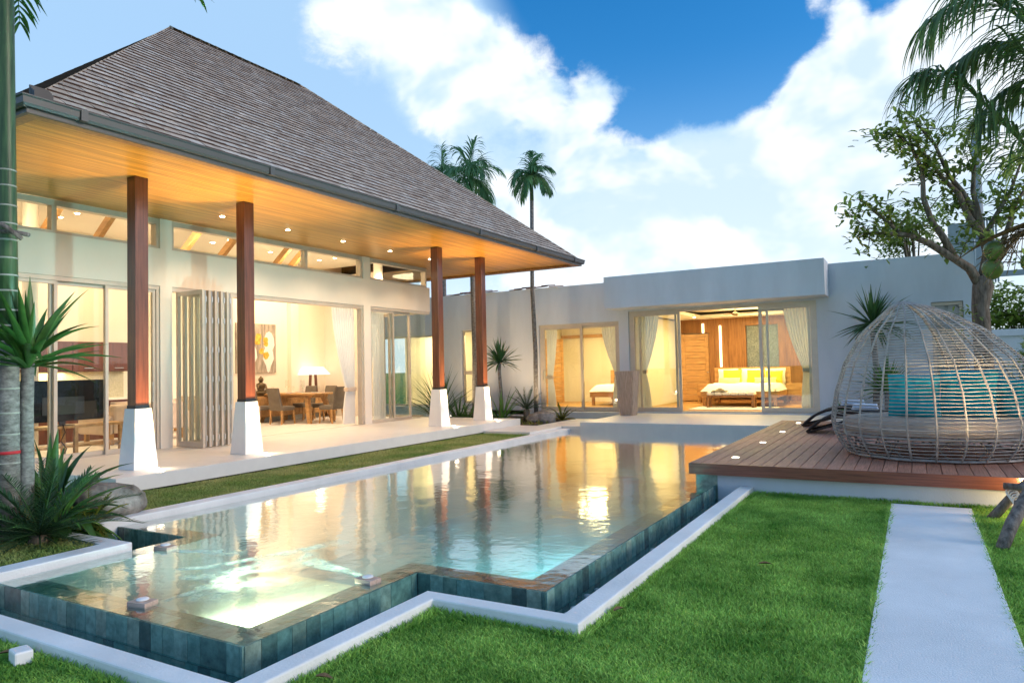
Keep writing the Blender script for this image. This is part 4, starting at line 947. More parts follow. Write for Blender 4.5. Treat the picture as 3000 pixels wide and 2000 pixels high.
for i, (x, y, s, mt) in enumerate(((-.75,1.97,.66,'sheet'),(.0,1.99,.66,'sheet'),(.78,1.97,.66,'sheet'),(-.55,1.72,.62,'yellow'),(.20,1.72,.60,'yellow'),(.78,1.73,.55,'yellow'),(-.60,1.48,.50,'paleyellow'),(.55,1.48,.5,'paleyellow'))):
    o = pillow(s+(.2 if i > 5 else 0), s*.8 if i < 6 else .22, .2, 'pillow', K[mt], None, (-4.85+x, 22.75+y, ZP+.66), (R(-18),0,R(random.uniform(-5,5))))
    tag(o, LB[i], 'pillow', 'pillows on the large bed')
b2 = bed((-9.05, 22.9, ZP), 1.7, 'teak bed with white bedding in the small bedroom', R(0))
for i, x in enumerate((-.4, .4)): tag(pillow(.66, .45, .2, 'pillow', K['sheet'], None, (-9.05+x, 22.9+1.9, ZP+.66), (R(-20),0,0)), ['white pillow standing left on the small bedroom bed','white pillow standing right on the small bedroom bed'][i], 'pillow')
t_ = thing('bed_bench', (-4.97, 22.3, ZP), 'teak bench with tufted cream seat at the foot of the large bed', 'bench')
m_ = MB(); m_.box(-5.69,-4.25,22.1,22.5,.69,.74); m_.build('seat_frame', K['walnut'], t_)
for i in range(6):
    for j in range(2): m_ = MB(); m_.box(-5.68+i*.2383,-5.68+(i+1)*.2383-.004,22.11+j*.193,22.30+j*.193,.741,.845); m_.build('tufted_pad', K['sheet'], t_, bevel=.035)
for x in (-5.64,-4.30):
    for y in (22.15, 22.45): m_ = MB(); m_.box(x-.04,x+.04,y-.04,y+.04,ZP,.689); m_.build('leg', K['walnut'], t_)
m_ = MB(); vs = []; fs = []
for i in range(13):
    for j in range(9):
        u, v = i/12, j/8; e = (math.sin(u*math.pi)*math.sin(v*math.pi))**.5
        vs.append((-5.55+u*.48, 22.12+v*.3, .846+.12*e*(.7+.3*math.sin(9*u+6*v))))
for i in range(12):
    for j in range(8): a = i*9+j; fs.append((a,a+9,a+10,a+1))
m_.add(vs, fs); tag(m_.build('throw_blanket', K['grey_fabric'], None, smooth=True), 'crumpled dark throw lying on the bed bench', 'blanket')
for i, x in enumerate((-6.35, -3.45)):
    t_ = thing('nightstand', (x, 24.75, ZP), ['teak nightstand left of the large bed','teak nightstand with drawers right of the large bed'][i], 'nightstand')
    m_ = MB(); m_.box(x-.27,x+.27,24.55,24.98,.60,1.02); m_.build('body', K['teak'], t_)
    for z in (.62, .82): m_ = MB(); m_.box(x-.25,x+.25,24.535,24.549,z,z+.18); m_.build('drawer', K['teak'], t_, bevel=.004)
    for a in (-.24,.24):
        for y in (24.58, 24.95): m_ = MB(); m_.box(x+a-.025,x+a+.025,y-.025,y+.025,ZP,.599); m_.build('leg', K['teak'], t_)
m_ = MB(); m_.box(-6.0,-3.6,21.2,22.6,ZP-.0129,ZP+.004); tag(m_.build('rug', K['linen'], None), 'pale rug on the bedroom floor in front of the bench', 'rug')
t_ = thing('ceiling_fan', (-5.0, 23.4, 3.4), 'three bladed wooden ceiling fan in the large bedroom', 'fan')
m_ = MB(); m_.tube([(-5.0,23.4,3.559),(-5.0,23.4,3.36)], .018, 8); m_.build('rod', K['bronze'], t_); m_ = MB(); m_.lathe((-5.0,23.4,3.25), [(.04,0),(.10,.03),(.11,.07),(.05,.12)], 16); m_.build('motor', K['bronze'], t_, smooth=True)
for k in range(3):
    a = R(15+120*k); m_ = MB(); m_.blade((-5.0+.08*math.cos(a),23.4+.08*math.sin(a),3.29), (math.cos(a),math.sin(a),.10), .72, .17, .16, 8, .1, .15); m_.build('fan_blade', K['cabinet'], t_, smooth=True)
curtain('white curtain tied back at the left of the large bedroom doors', 0, (-7.38, 20.50, ZP+.03), 2.9, 0, 1.53, .78, .34, .48, 'x', 1)
curtain('white curtain tied back at the right of the large bedroom doors', 0, (-2.36, 20.50, ZP+.03), 2.9, 0, 1.50, .74, .28, .36, 'x', -1)
curtain('white curtain at the left of the small bedroom doors', 0, (-10.38, 20.50, ZP+.03), 2.6, 0, 1.4, .40, .2, .3, 'x', 1, nf=6)
curtain('white curtain at the right of the small bedroom doors', 0, (-7.84, 20.50, ZP+.03), 2.6, 0, 1.5, .62, .2, .3, 'x', -1, nf=7)
# tall wicker planter on the terrace
t_ = thing('wicker_planter', (-7.12, 19.1, .32), 'tall tapered square wicker planter standing on the terrace', 'planter')
m_ = MB(); m_.frustum((-7.12,19.1), .36, .321, .53, 1.55); m_.build('core', K['walnut'], t_)
for side in range(4):
    for k in range(14):
        u0 = -.5+k/14; u1 = u0+1/14-.012; b = MB()
        def pt(u, z, out): 
            hw = .18+(.265-.18)*(z-.321)/(1.57-.321); p = (u*2*hw, -(hw+out))
            for _ in range(side): p = (-p[1], p[0])
            return (-7.12+p[0], 19.1+p[1], z)
        b.add([pt(u0,.322,.002),pt(u1,.322,.002),pt(u1,1.57,.002),pt(u0,1.57,.002),pt((u0+u1)/2,.322,.014),pt((u0+u1)/2,1.57,.014)], [(0,4,5,3),(4,1,2,5),(3,5,2)]); b.build('cane', K['wicker'], t_)
# old tiles of the roof behind, showing over the parapet
rt_ = random.Random(5)
for i in range(16):
    x = -13.9+i*.27+rt_.uniform(-.08,.08)
    if -12.2 < x < -11.75: continue
    m_ = MB(); m_.add([(-.15,-.2,0),(.15,-.2,0),(.15,.2,.05),(-.15,.2,.05),(-.15,-.2,.03),(.15,-.2,.03),(.15,.2,.08),(-.15,.2,.08)], [(0,3,2,1),(4,5,6,7),(0,1,5,4),(1,2,6,5),(2,3,7,6),(3,0,4,7)])
    o = m_.build('loose_roof_tile', K['rooftile'], None); o.location = (x, 20.28+rt_.uniform(-.06,.08), 4.265+.022*(i % 3)); o.rotation_euler = (0, rt_.uniform(-.06,.06), rt_.uniform(-.12,.12))
    tag(o, 'brown clay roof tile lying on top of the white bedroom wing parapet', 'roof tile', 'loose roof tiles on the parapet')
# boundary wall, tower, pole in the distance
w = MB(); w.box(1.31, 30, 25.6, 25.9, -.1, 2.35); w.box(1.312, 30, 25.52, 25.98, 2.351, 2.55); tag(w.build('boundary_wall', K['plaster']), 'pale boundary wall with a coping behind the tree trunk', 'wall')
t_ = thing('water_tower', (4.2, 72, 0), 'grey far tower with vertical ribs rising above the roof behind the tree', 'tower')
w = MB(); w.box(2.9, 4.6, 71, 73, 0, 13.2); w.build('tower_body', K['concrete'], t_)
for i in range(9): w = MB(); w.box(4.62+i*.2, 4.72+i*.2, 71, 71.5, 8, 13.4); w.build('rib', K['concrete'], t_)
t_ = thing('utility_pole', (3.3, 46, 0), 'tall grey utility pole with crossarm and wires behind the tree', 'utility pole')
w = MB(); w.tube([(3.3,46,0),(3.3,46,14)], [.28,.2], 12); w.build('pole', K['concrete'], t_, smooth=True)
w = MB(); w.box(2.6, 12, 45.9, 46.1, 6.05, 6.35); w.build('crossarm', K['concrete'], t_)
w = MB(); w.tube([(3.3,45.9,4.2+2.3),(4.3,45.9,6.8),(5.2,45.9,6.7),(12,45.9,6.9)], .035, 5)
for x in (5.9, 7.1, 8.4): w.tube([(x,45.95,6.36),(x+.12,45.95,6.9),(x+.35,45.95,7.25),(x+.55,45.95,6.9),(x+.5,45.95,6.36)], .03, 5)
w.build('wire', K['dark'], t_)
for x in (5.6, 7.0, 8.5): w = MB(); w.tube([(x,46,6.04),(x,46,5.75),(x+.05,46,5.45)], [.05,.14,.07], 8); w.build('insulator', K['dark'], t_)
for k, z in enumerate((7.4, 8.1, 12.3)):
    w = MB(); w.tube([(3.3+ (t-6)*6, 46, z-.02*t+.03*(t-6)**2*.2) for t in range(6, 13)], .03, 4, m=0); w.build('wire', K['dark'], t_)
# ================================================================== rattan pod daybed
def daybed():
    t_ = thing('rattan_daybed', (.2, 11.7, ZP), 'egg shaped open weave rattan daybed pod on the timber deck', 'daybed')
    KZ = [0, .06, .15, .30, .48, .89, 1.30, 1.72, 1.98, 2.10, 2.16]
    KC = [.33, .34, .35, .355, .355, .345, .305, .215, .135, .05, 0]
    KH = [1.12, 1.17, 1.25, 1.32, 1.355, 1.275, 1.105, .775, .415, .2, .02]
    def at(z): return (-.125+np.interp(z, KZ, KC), 11.52+.23*np.interp(z, KZ, KC)/.355, float(np.interp(z, KZ, KH)))
    def P(th, z):
        cx_, cy_, h = at(z); return (cx_+h*math.cos(th), cy_+h*.98*math.sin(th), ZP+.012+z)
    T0, T1 = R(-176), R(78)
    zs = list(np.arange(.02, 1.25, .047))+list(np.arange(1.25, 2.14, .036))
    for z in zs:
        full = z < .40
        a0, a1 = (R(-180), R(180)) if full else (T0, T1)
        n = 72 if full else 54
        w_ = random.uniform(0, 6)
        pts = [P(a0+(a1-a0)*i/n, z+.0035*math.sin(11*i/n*6+w_)) for i in range(n+1)]
        m_ = MB(); m_.tube(pts, (.0072 if z < .45 else .0060) if z > .03 else .016, 5); m_.build('cane_ring', K['rattan'], t_, smooth=True)
    nr = 18
    for i in range(nr+1):
        th = T0+(T1-T0)*i/nr; edge = i in (0, nr)
        ztop = 2.15
        m_ = MB(); m_.tube([P(th, z) for z in np.linspace(.0, ztop, 34)], (.024 if edge else .0135), 6); m_.build('rib', K['rattan'], t_, smooth=True)
    for i in range(1, 8):
        th = T1+(R(184)-T1)*i/8; m_ = MB(); m_.tube([P(th, z) for z in np.linspace(0, .40, 8)], .0115, 6); m_.build('rib', K['rattan'], t_, smooth=True)
    # inner frame under the mattress
    cx_, cy_ = .22, 11.74
    def E(th, r, z): return (cx_+1.18*r*math.cos(th), cy_+1.12*r*math.sin(th), ZP+z)
    m_ = MB(); m_.tube([E(2*math.pi*i/40, 1, .30) for i in range(41)], .022, 6); m_.build('seat_ring', K['rattan'], t_, smooth=True)
    m_ = MB(); m_.tube([E(2*math.pi*i/40, .93, .03) for i in range(41)], .018, 6); m_.build('foot_ring', K['rattan'], t_, smooth=True)
    for i in range(26):
        a = 2*math.pi*i/26; m_ = MB(); m_.tube([E(a, .93, .02), E(a+(.22 if i % 2 else -.22), 1, .30)], .013, 5); m_.build('strut', K['stick'], t_)
    m_ = MB(); vs = []; n = 48
    prof = [(.90,.315),(1.0,.335),(1.02,.37),(1.02,.47),(.99,.515),(.90,.535),(.5,.548),(.02,.55)]
    for r_, z in prof:
        for k in range(n): vs.append(E(2*math.pi*k/n, r_, z+.004*math.sin(k*.9)))
    fs = [(i*n+k, i*n+(k+1)%n, (i+1)*n+(k+1)%n, (i+1)*n+k) for i in range(len(prof)-1) for k in range(n)]
    m_.add(vs, fs); m_.build('mattress', K['mattress'], t_, smooth=True)
    m_ = MB(); m_.tube([E(2*math.pi*i/48, 1.021, .42) for i in range(49)], .006, 4); m_.build('piping', K['linen'], t_)
daybed()
for i, (x, y, s, rz, rx, lb) in enumerate(((-.04,11.36,.66,10,-14,'square teal cushion at the front left of the daybed'),(.58,11.50,.72,-22,-16,'large teal cushion in the middle of the daybed'),(.66,11.95,.72,-28,-18,'teal cushion leaning behind the middle cushion'),
        (1.06,11.55,.60,-48,-18,'teal cushion at the right end of the daybed'),(1.05,12.05,.56,-70,-16,'teal cushion tucked at the back right of the daybed'))):
    tag(pillow(s, s*.93, .22, 'teal_cushion', K['cushion'], None, (x, y, ZP+.54), (R(rx),R(random.uniform(-4,4)),R(rz)), 12), lb, 'cushion', 'teal cushions on the daybed')
# ------------------------------------------------------------------ sun loungers
def lounger(x, y, label):
    t_ = thing('sun_lounger', (x, y, ZP), label, 'sun lounger', 'dark rattan sun loungers')
    prof = [(0,.0),(.06,.10),(.22,.24),(.45,.35),(.75,.42),(1.05,.40),(1.3,.33),(1.5,.32),(1.7,.40),(1.9,.56),(2.02,.66)]
    xs = np.linspace(0, 2.02, 34); zz = np.interp(xs, [p[0] for p in prof], [p[1] for p in prof])
    m_ = MB(); vs = []
    for a, z in zip(xs, zz):
        for yy, dz in ((-.33,0),(.33,0),(.33,-.045),(-.33,-.045)): vs.append((x+a, y+yy, ZP+max(.002, z+dz)))
    n = len(xs); fs = [(i*4+k, i*4+(k+1)%4, i*4+4+(k+1)%4, i*4+4+k) for i in range(n-1) for k in range(4)]+[(0,1,2,3),tuple(reversed(range(4*n-4,4*n)))]
    m_.add(vs, fs); m_.build('woven_bed', K['rattan_dark'], t_)
    for sg in (-.34, .34):
        m_ = MB(); m_.tube([(x+a, y+sg, ZP+max(.02, z-.01)) for a, z in zip(xs, zz)], .024, 6); m_.build('side_rail', K['rattan_dark'], t_, smooth=True)
        m_ = MB(); m_.tube([(x+.02,y+sg,ZP+.02),(x+.35,y+sg,ZP+.12),(x+.8,y+sg,ZP+.24),(x+1.3,y+sg,ZP+.22),(x+1.62,y+sg,ZP+.02)], .022, 6); m_.build('leg_arch', K['rattan_dark'], t_, smooth=True)
lounger(-2.10, 16.15, 'dark woven sun lounger farther from the camera, beside the terrace')
lounger(-1.84, 14.75, 'dark woven sun lounger nearer the rattan daybed')
for i, (x, y) in enumerate(((-1.15, 16.15), (-.85, 14.75))):
    t_ = thing('folded_towel', (x, y, ZP+.42), ['folded pale blue towel on the farther sun lounger','folded pale blue towel on the nearer sun lounger'][i], 'towel')
    for k in range(3): m_ = MB(); m_.box(x-.22+.01*k,x+.22-.008*k,y-.16,y+.15-.01*k,ZP+.432+.035*k,ZP+.466+.035*k); m_.build('fold', M('towel', (.62,.68,.80), .95, .08, 12, .6, 80) if 'towel' not in K else K['towel'], t_, bevel=.014)

# ================================================================== small things by the pool
K['teak_pale'] = M('pale_wood', (.52,.36,.28), .5, .2, 8, stretch=(1,6,6), col2=(.66,.48,.40))
for i, (x, y, rz) in enumerate(((-4.926,3.165,.15),(-3.80,4.304,-.1),(-6.291,4.273,.1))):
    t_ = thing('pool_float_light', (x, y, ZW), ['wooden block with white cap nearest the camera on the spa water','wooden block with white cap by the inner corner of the overflow edge','wooden block with white cap near the left notch of the pool'][i], 'pool light', 'wooden blocks with white caps on the water', rz)
    loc_box('block', t_, (-.088,.088,-.06,.06,-.01,.03), K['teak_pale'], .004)
    m_ = MB(); m_.lathe((0,0,.0305), [(.035,0),(.045,.006),(.042,.014),(.02,.02)], 16); o = m_.build('cap', K['white'], None, smooth=True); o.parent = t_
t_ = thing('lawn_lamp', (-4.79, 2.30, 0), 'small white box lamp in the grass against the pool kerb', 'lamp', None, R(-12))
loc_box('housing', t_, (-.075,.06,-.05,.05,.0,.085), K['white'], .012)
loc_box('bezel', t_, (-.083,-.0755,-.045,.045,.008,.078), K['white'], .004); loc_box('lens', t_, (-.088,-.0835,-.032,.032,.016,.068), K['dark'])
for i, (x, y, rz) in enumerate(((-2.95,2.9,.3),(-1.86,4.6,1.2),(-1.2,6.2,.4),(-.9,3.6,2.0),(-4.95,2.25,.8))):
    m_ = MB(); m_.blade((x, y, .045), (math.cos(rz), math.sin(rz), .15), .11, .045, .5, 5, .5)
    tag(m_.build('fallen_leaf', K['husk'], None, smooth=True), ['curled brown leaf lying against the kerb by the inner pool corner','brown leaf beside the outer kerb corner on the lawn','dry brown leaf out on the open lawn','small brown leaf on the near lawn by the path','dry leaf behind the white box lamp'][i], 'leaf')
# prop sticks at the right, garden spotlight
t_ = thing('palm_prop', (.9, 8.6, 0), 'rough wooden prop poles lashed together beside the path', 'tree prop')
for name, pts, r_ in (('pole', [(.604,7.76,-.02),(.72,7.98,.20),(.90,8.28,.46),(1.15,8.65,.85)], .055), ('pole', [(.633,9.18,-.02),(.76,9.2,.14),(.86,9.22,.26),(1.1,9.3,.5)], .05), ('cross_pole', [(.76,9.12,.36),(1.0,9.05,.36),(1.7,8.8,.36)], .035), ('cross_pole', [(.82,8.9,.22),(1.1,8.86,.20),(1.7,8.8,.22)], .04)):
    m_ = MB(); m_.tube(pts, [r_*random.uniform(.9,1.1) for _ in pts], 9); m_.build(name, K['stick'], t_, smooth=True)
m_ = MB()
for k in range(5): m_.tube([(.83+.012*k+.05*math.cos(a), 9.15-.02*k+.05*math.sin(a)*.5, .29+.05*math.sin(a)-.02*k) for a in np.linspace(0, 6.3, 12)], .008, 5)
m_.build('rope_lashing', K['linen'], t_)
t_ = thing('garden_spotlight', (1.02, 9.5, 0), 'lit garden spotlight behind the prop poles at the deck edge', 'spotlight')
m_ = MB(); m_.tube([(1.06,9.5,-.02),(1.06,9.5,.14)], .012, 6); m_.build('spike', K['dark'], t_); m_ = MB(); m_.tube([(1.06,9.42,.15),(1.06,9.5,.20),(1.06,9.56,.24)], [.05,.05,.042], 12); m_.build('head', K['dark'], t_, smooth=True)
m_ = MB(); m_.lathe((1.06,9.575,.255), [(.035,-.004),(.038,.004)], 12); m_.build('lens', K['bulb'], t_)
lamp('garden_beam', 'SPOT', (1.06, 9.62, .30), 420, (1,.72,.36), .05, (.02,.80,.55), 100, .8)
lamp('garden_spill', 'POINT', (1.10, 9.3, .30), 7, (1,.66,.28), .06)

# ================================================================== plants
def strap_plant(name, loc, label, cat, n, L_, w_, elev=(20,85), droop=(.4,1.2), mat='leaf', trunk=None, parts=True, group=None, seed=1, tmat='palmtrunk', tr=.05, dead=0, azr=(0,360)):
    rr = random.Random(seed); t_ = thing(name, loc, label, cat, group)
    top = Vector(loc)
    if trunk:
        pts = [Vector(loc)+Vector(p) for p in trunk]; m_ = MB(); m_.tube(pts, [tr*(1.15-.3*i/len(pts)) for i in range(len(pts))], 10); m_.build('trunk', K[tmat], t_, smooth=True); top = pts[-1]
    big = MB()
    for i in range(n):
        az = R(rr.uniform(*azr)); f = (i+.5)/n; el = R(elev[0]+(elev[1]-elev[0])*f+rr.uniform(-8,8))
        d = (math.cos(az)*math.cos(el), math.sin(az)*math.cos(el), math.sin(el))
        b = MB() if parts else big
        b.blade(top+Vector((d[0],d[1],0))*tr*.6+Vector((0,0,rr.uniform(-.06,.03))), d, L_*rr.uniform(.75,1.1), w_*rr.uniform(.8,1.15), rr.uniform(*droop)*(1.2-.5*f), 8, .35, .03, rr.uniform(-.3,.3))
        if parts: b.build('leaf', K[mat if i >= dead else 'leaf_yellow'], t_, smooth=True)
    if not parts: big.build('crown', K[mat], t_, smooth=True)
    return t_
def frond_plant(name, loc, label, cat, n, L_, nl, ll, lw, elev=(15,75), droop=(.5,1.1), mat='leaf_cyc', trunk=None, parts=True, group=None, seed=1, ldroop=.2, ang=60, r=.012, tr=.06, tmat='bark', vee=.25, stalk=.1, shaft=None, azr=(0,360), tmats=None):
    rr = random.Random(seed); t_ = thing(name, loc, label, cat, group); top = Vector(loc)
    if trunk:
        pts = [Vector(loc)+Vector(p) for p in trunk]; m_ = MB(); m_.tube(pts, [tr*(1.12-.3*i/len(pts)) for i in range(len(pts))], 12); m_.build('trunk', K[tmat], t_, smooth=True); top = pts[-1]
    if shaft:
        m_ = MB(); m_.tube([top+Vector((0,0,-.05)), top+Vector((0,0,shaft*.5)), top+Vector((0,0,shaft))], [tr*.95,tr*.9,tr*.5], 10); m_.build('crown_shaft', K['palmgreen'], t_, smooth=True); top = top+Vector((0,0,shaft*.85))
    big = MB()
    for i in range(n):
        az = R(rr.uniform(*azr) if azr != (0,360) else i*137.5+rr.uniform(-15,15)); f = (i+.5)/n; el = R(elev[0]+(elev[1]-elev[0])*f+rr.uniform(-6,6))
        d = (math.cos(az)*math.cos(el), math.sin(az)*math.cos(el), math.sin(el)); b = MB() if parts else big
        b.frond(top, d, L_*rr.uniform(.8,1.1), rr.uniform(*droop)*(1.25-.5*f), nl, ll, lw, ldroop, ang, r, stalk, 12, .12, rnd=rr, vee=vee)
        if parts: b.build('frond', K[mat], t_, smooth=True)
    if not parts: big.build('crown', K[mat], t_, smooth=True)
    return t_
K['leaf_mid'] = M('leaf_mid', (.045,.135,.028), .36, .4, 3, rnd=.25, col2=(.085,.21,.045), spec=.5, sss=.25)
K['leaf_palm'] = M('leaf_palm', (.12,.29,.15), .4, .35, 3, rnd=.2, col2=(.19,.38,.16), spec=.45, sss=.5)
# left foreground group
t_ = thing('ringed_palm', (-7.85, 3.65, ZL), 'tall ringed palm trunk, green above and grey below, at the left edge', 'palm')
pts = [(-7.854,3.647,ZL-.05),(-7.82,3.63,1.2),(-7.789,3.611,2.1)]; m_ = MB(); m_.tube(pts, [.112,.098,.092], 18); m_.build('lower_trunk', K['palmtrunk'], t_, smooth=True)
m_ = MB(); m_.tube([(-7.789,3.611,2.095),(-7.76,3.59,3.0),(-7.735,3.567,3.786),(-7.688,3.521,5.474),(-7.675,3.50,6.3)], [.0905,.084,.08,.078,.06], 18); m_.build('green_trunk', K['palmgreen'], t_, smooth=True)
def lp(z): 
    a = [(ZL,-7.854,3.647),(2.1,-7.789,3.611),(3.786,-7.735,3.567),(5.474,-7.688,3.521)]; return np.interp(z,[q[0] for q in a],[q[1] for q in a]), np.interp(z,[q[0] for q in a],[q[2] for q in a])
z = .9; 
while z < 3.9:
    x, y = lp(z); r_ = np.interp(z, [.1,1.2,2.1,3.786], [.112,.098,.0925,.081])
    m_ = MB(); m_.lathe((x,y,z), [(r_-.002,-.008),(r_+.0035,-.004),(r_+.0035,.005),(r_-.002,.010)], 20); m_.build('trunk_ring', K['palmring'], t_, smooth=True); z += random.uniform(.15,.21) if z > 1.9 else random.uniform(.2,.3)
for pp in ([(-7.80,3.42,3.294),(-7.6,3.50,3.2),(-7.463,3.57,3.08)], [(-7.82,3.47,3.18),(-7.6,3.56,3.16),(-7.432,3.62,3.12)]): m_ = MB(); m_.tube(pp, .022, 7); m_.build('tied_stick', K['stick'], t_, smooth=True)
m_ = MB(); x, y = lp(1.0); m_.lathe((x,y,.99), [(.105,0),(.106,.03)], 20); m_.build('ribbon', K['ribbon'], t_, smooth=True)
for az, el, L_ in ((20,18,1.9),(-40,30,1.9),(70,35,2.0),(150,30,1.9),(220,40,1.9),(-5,55,2.0),(100,60,1.8)):
    m_ = MB(); m_.frond((-7.675,3.5,6.2), (math.cos(R(az))*math.cos(R(el)),math.sin(R(az))*math.cos(R(el)),math.sin(R(el))), L_, 1.5, 24, .55, .045, 1.2, 55, .022); m_.build('frond', K['leaf'], t_, smooth=True)
strap_plant('spineless_yucca', (-7.80, 3.78, ZL), 'bare trunked yucca with long sword leaves at the left edge', 'yucca', 58, .82, .095, (2,84), (.2,.9), 'leaf_mid', [(0,0,0),(.02,0,.7),(.03,-.01,1.30),(.055,-.01,1.76)], True, None, 4, 'palmtrunk', .062)
strap_plant('crinum_lily', (-8.12, 4.16, ZL), 'broad leaved lily clump below the yucca', 'lily', 64, 1.0, .13, (10,84), (.9,2.2), 'leaf_mid', None, True, None, 8, tr=.10)
strap_plant('crinum_lily', (-8.85, 4.55, ZL), 'broad leaved lily clump standing against the porch end', 'lily', 40, .8, .11, (20,84), (.8,2.0), 'leaf', None, True, None, 9, tr=.10)
frond_plant('cycad', (-7.42, 3.72, ZL), 'dark green cycad with stiff feather fronds beside the pool kerb', 'cycad', 36, .88, 40, .15, .013, (-12,62), (.2,.8), 'leaf_cyc', [(0,0,0),(0,0,.10)], True, None, 5, .1, 62, .010, .09, vee=.30)
strap_plant('ginger_shrub', (-8.25, 3.80, ZL), 'dark leafy shrub at the far left below the palm trunk', 'shrub', 90, .55, .085, (0,85), (.6,1.4), 'leaf_dark', None, True, None, 12, tr=.22)
strap_plant('ginger_shrub', (-7.95, 3.70, ZL), 'low dark leafy shrub at the left edge beside the spa kerb', 'shrub', 90, .48, .075, (0,80), (.6,1.4), 'leaf_dark', None, True, None, 13, tr=.16)
strap_plant('crinum_lily', (-7.72, 4.02, ZL), 'low lily clump with drooping leaves beside the cycad', 'lily', 46, .72, .10, (0,80), (1.2,2.6), 'leaf', None, True, None, 18, tr=.10)
frond_plant('yellow_fern', (-7.70, 4.35, ZL), 'small yellowing fern behind the cycad', 'fern', 10, .5, 16, .08, .02, (30,70), (.7,1.3), 'leaf_yellow', None, True, None, 14, .4)
def rock(name, c, sx, sy, sz, label, seed, rz=0):
    rr = random.Random(seed); bm = bmesh.new(); bmesh.ops.create_icosphere(bm, subdivisions=4, radius=1)
    ph = [rr.uniform(0,6) for _ in range(9)]
    for v in bm.verts:
        p = v.co.copy(); k = 1+.10*math.sin(2.3*p.x+ph[0])*math.sin(2.1*p.y+ph[1])+.08*math.sin(4*p.z+ph[2]+2*p.x)+.035*math.sin(7*p.x+ph[3])*math.sin(8*p.y+ph[4])+.02*math.sin(15*p.z+ph[5]+9*p.y)
        e = max(abs(p.x),abs(p.y),abs(p.z)); k *= .62+.38/max(e,.6)*.62
        v.co = Vector((p.x*sx*k, p.y*sy*k, p.z*sz*k))
    me = bpy.data.meshes.new(name); bm.to_mesh(me); bm.free(); me.materials.append(K['rock']); me.polygons.foreach_set('use_smooth', [True]*len(me.polygons))
    o = bpy.data.objects.new(name, me); o.location = c; o.rotation_euler = (0,0,rz); COL.objects.link(o); return tag(o, label, 'rock')
rock('boulder', (-8.18, 4.80, .26), .42, .38, .30, 'weathered grey boulder at the near end of the porch', 2, .4)
rock('boulder', (-9.35, 18.05, .25), .52, .36, .24, 'low brown boulder in the planting bed by the stepping slabs', 6, .5)
# planting bed at the inner corner
strap_plant('spineless_yucca', (-10.64, 17.9, .17), 'yucca with a round head of sword leaves before the inner corner wall', 'yucca', 70, .70, .065, (-20,86), (.15,.7), 'leaf_dark', [(0,0,0),(.05,0,.8),(.0,0,1.45),(.02,0,1.75)], True, None, 21, 'palmtrunk', .05)
strap_plant('grassy_lily', (-10.35, 17.5, .17), 'clump of long arching leaves at the foot of the round yucca', 'lily', 40, 1.05, .045, (35,84), (.5,1.5), 'leaf', None, True, None, 22, tr=.12)
strap_plant('grassy_lily', (-12.6, 17.6, .17), 'tall clump of dark arching leaves between the glass corner and the columns', 'lily', 60, 1.7, .06, (40,88), (.4,1.4), 'leaf_dark', None, True, None, 23, tr=.18)
strap_plant('grassy_lily', (-11.7, 17.3, .17), 'low clump of arching leaves behind the third column base', 'lily', 40, .95, .05, (25,84), (.6,1.6), 'leaf_dark', None, True, None, 24, tr=.15)
frond_plant('cycad', (-9.95, 18.25, .17), 'small dark cycad beside the low brown boulder', 'cycad', 24, .68, 26, .11, .012, (8,80), (.3,.9), 'leaf_cyc', [(0,0,0),(0,0,.35)], True, None, 25, .1, 62, .009, .09)
frond_plant('garden_fern', (-11.3, 17.15, .17), 'bright green fern between the last two column bases', 'fern', 16, .62, 20, .10, .03, (20,75), (.5,1.2), 'leaf', None, True, None, 26, .4)
frond_plant('garden_fern', (-9.05, 18.75, .17), 'yellow green fern beside the white step', 'fern', 18, .5, 20, .09, .026, (15,75), (.5,1.2), 'leaf_yellow', None, True, None, 27, .4)
gc = MB(); rr = random.Random(31)
for i in range(420):
    x, y = rr.uniform(-12.3,-8.8), rr.uniform(16.75,18.6)
    if y > 17.6+(-x-8.8)*.5: continue
    a = rr.uniform(0,6.28); gc.blade((x,y,.165), (math.cos(a),math.sin(a),rr.uniform(.6,2)), rr.uniform(.08,.2), .035, .8, 3, .2)
tag(gc.build('bed_ground_cover', K['leaf_yellow'], None, smooth=True), 'low yellow green ground cover filling the planting bed', 'ground cover', kind='stuff')
for x, y, zc, L_, sd_, lb, nf, sh in ((-12.42,19.3,7.9,1.35,41,'tall palm with a bushy drooping crown behind the eave corner',14,.75),(-10.16,19.3,7.6,1.0,43,'slender palm standing alone before the bedroom wing wall',12,.65),(-14.75,21.0,8.55,1.3,45,'palm whose frond tip shows over the roof slope',8,.5)):
    tr_ = [(0,0,0),(.05,0,2),(.02,0,4),(0,0,zc-.17-sh)] if x != -10.16 else [(-.03,0,0),(.0,0,2),(-.06,0,4),(0,0,zc-.17-sh)]
    frond_plant('garden_palm', (x, y, .17), lb, 'palm', nf, L_, 22, .60*L_, .058, (40,89), (2.3,4.0), 'leaf_palm', tr_, True, 'palms behind the house corner', sd_, 2.0, 48, .016, .085 if x != -10.16 else .065, 'palmtrunk', .1, .12, sh)
strap_plant('spineless_yucca', (-.88, 19.3, .40), 'tall yucca with a dense round head against the wing wall, above the daybed', 'yucca', 90, .98, .085, (-35,86), (.15,.6), 'leaf_dark', [(0,0,0),(.05,0,1.0),(0,0,2.2)], True, None, 51, 'palmtrunk', .07)
strap_plant('spineless_yucca', (-.62, 19.15, .40), 'short yucca with green blades seen through the daybed weave', 'yucca', 70, .85, .08, (0,86), (.2,.8), 'leaf', [(0,0,0),(0,0,.55)], True, None, 52, 'palmtrunk', .06)
strap_plant('grassy_lily', (-1.62, 19.4, .40), 'small grassy clump at the right edge of the bedroom doors', 'lily', 34, .42, .03, (30,84), (.6,1.5), 'leaf', None, True, None, 53, tr=.12)
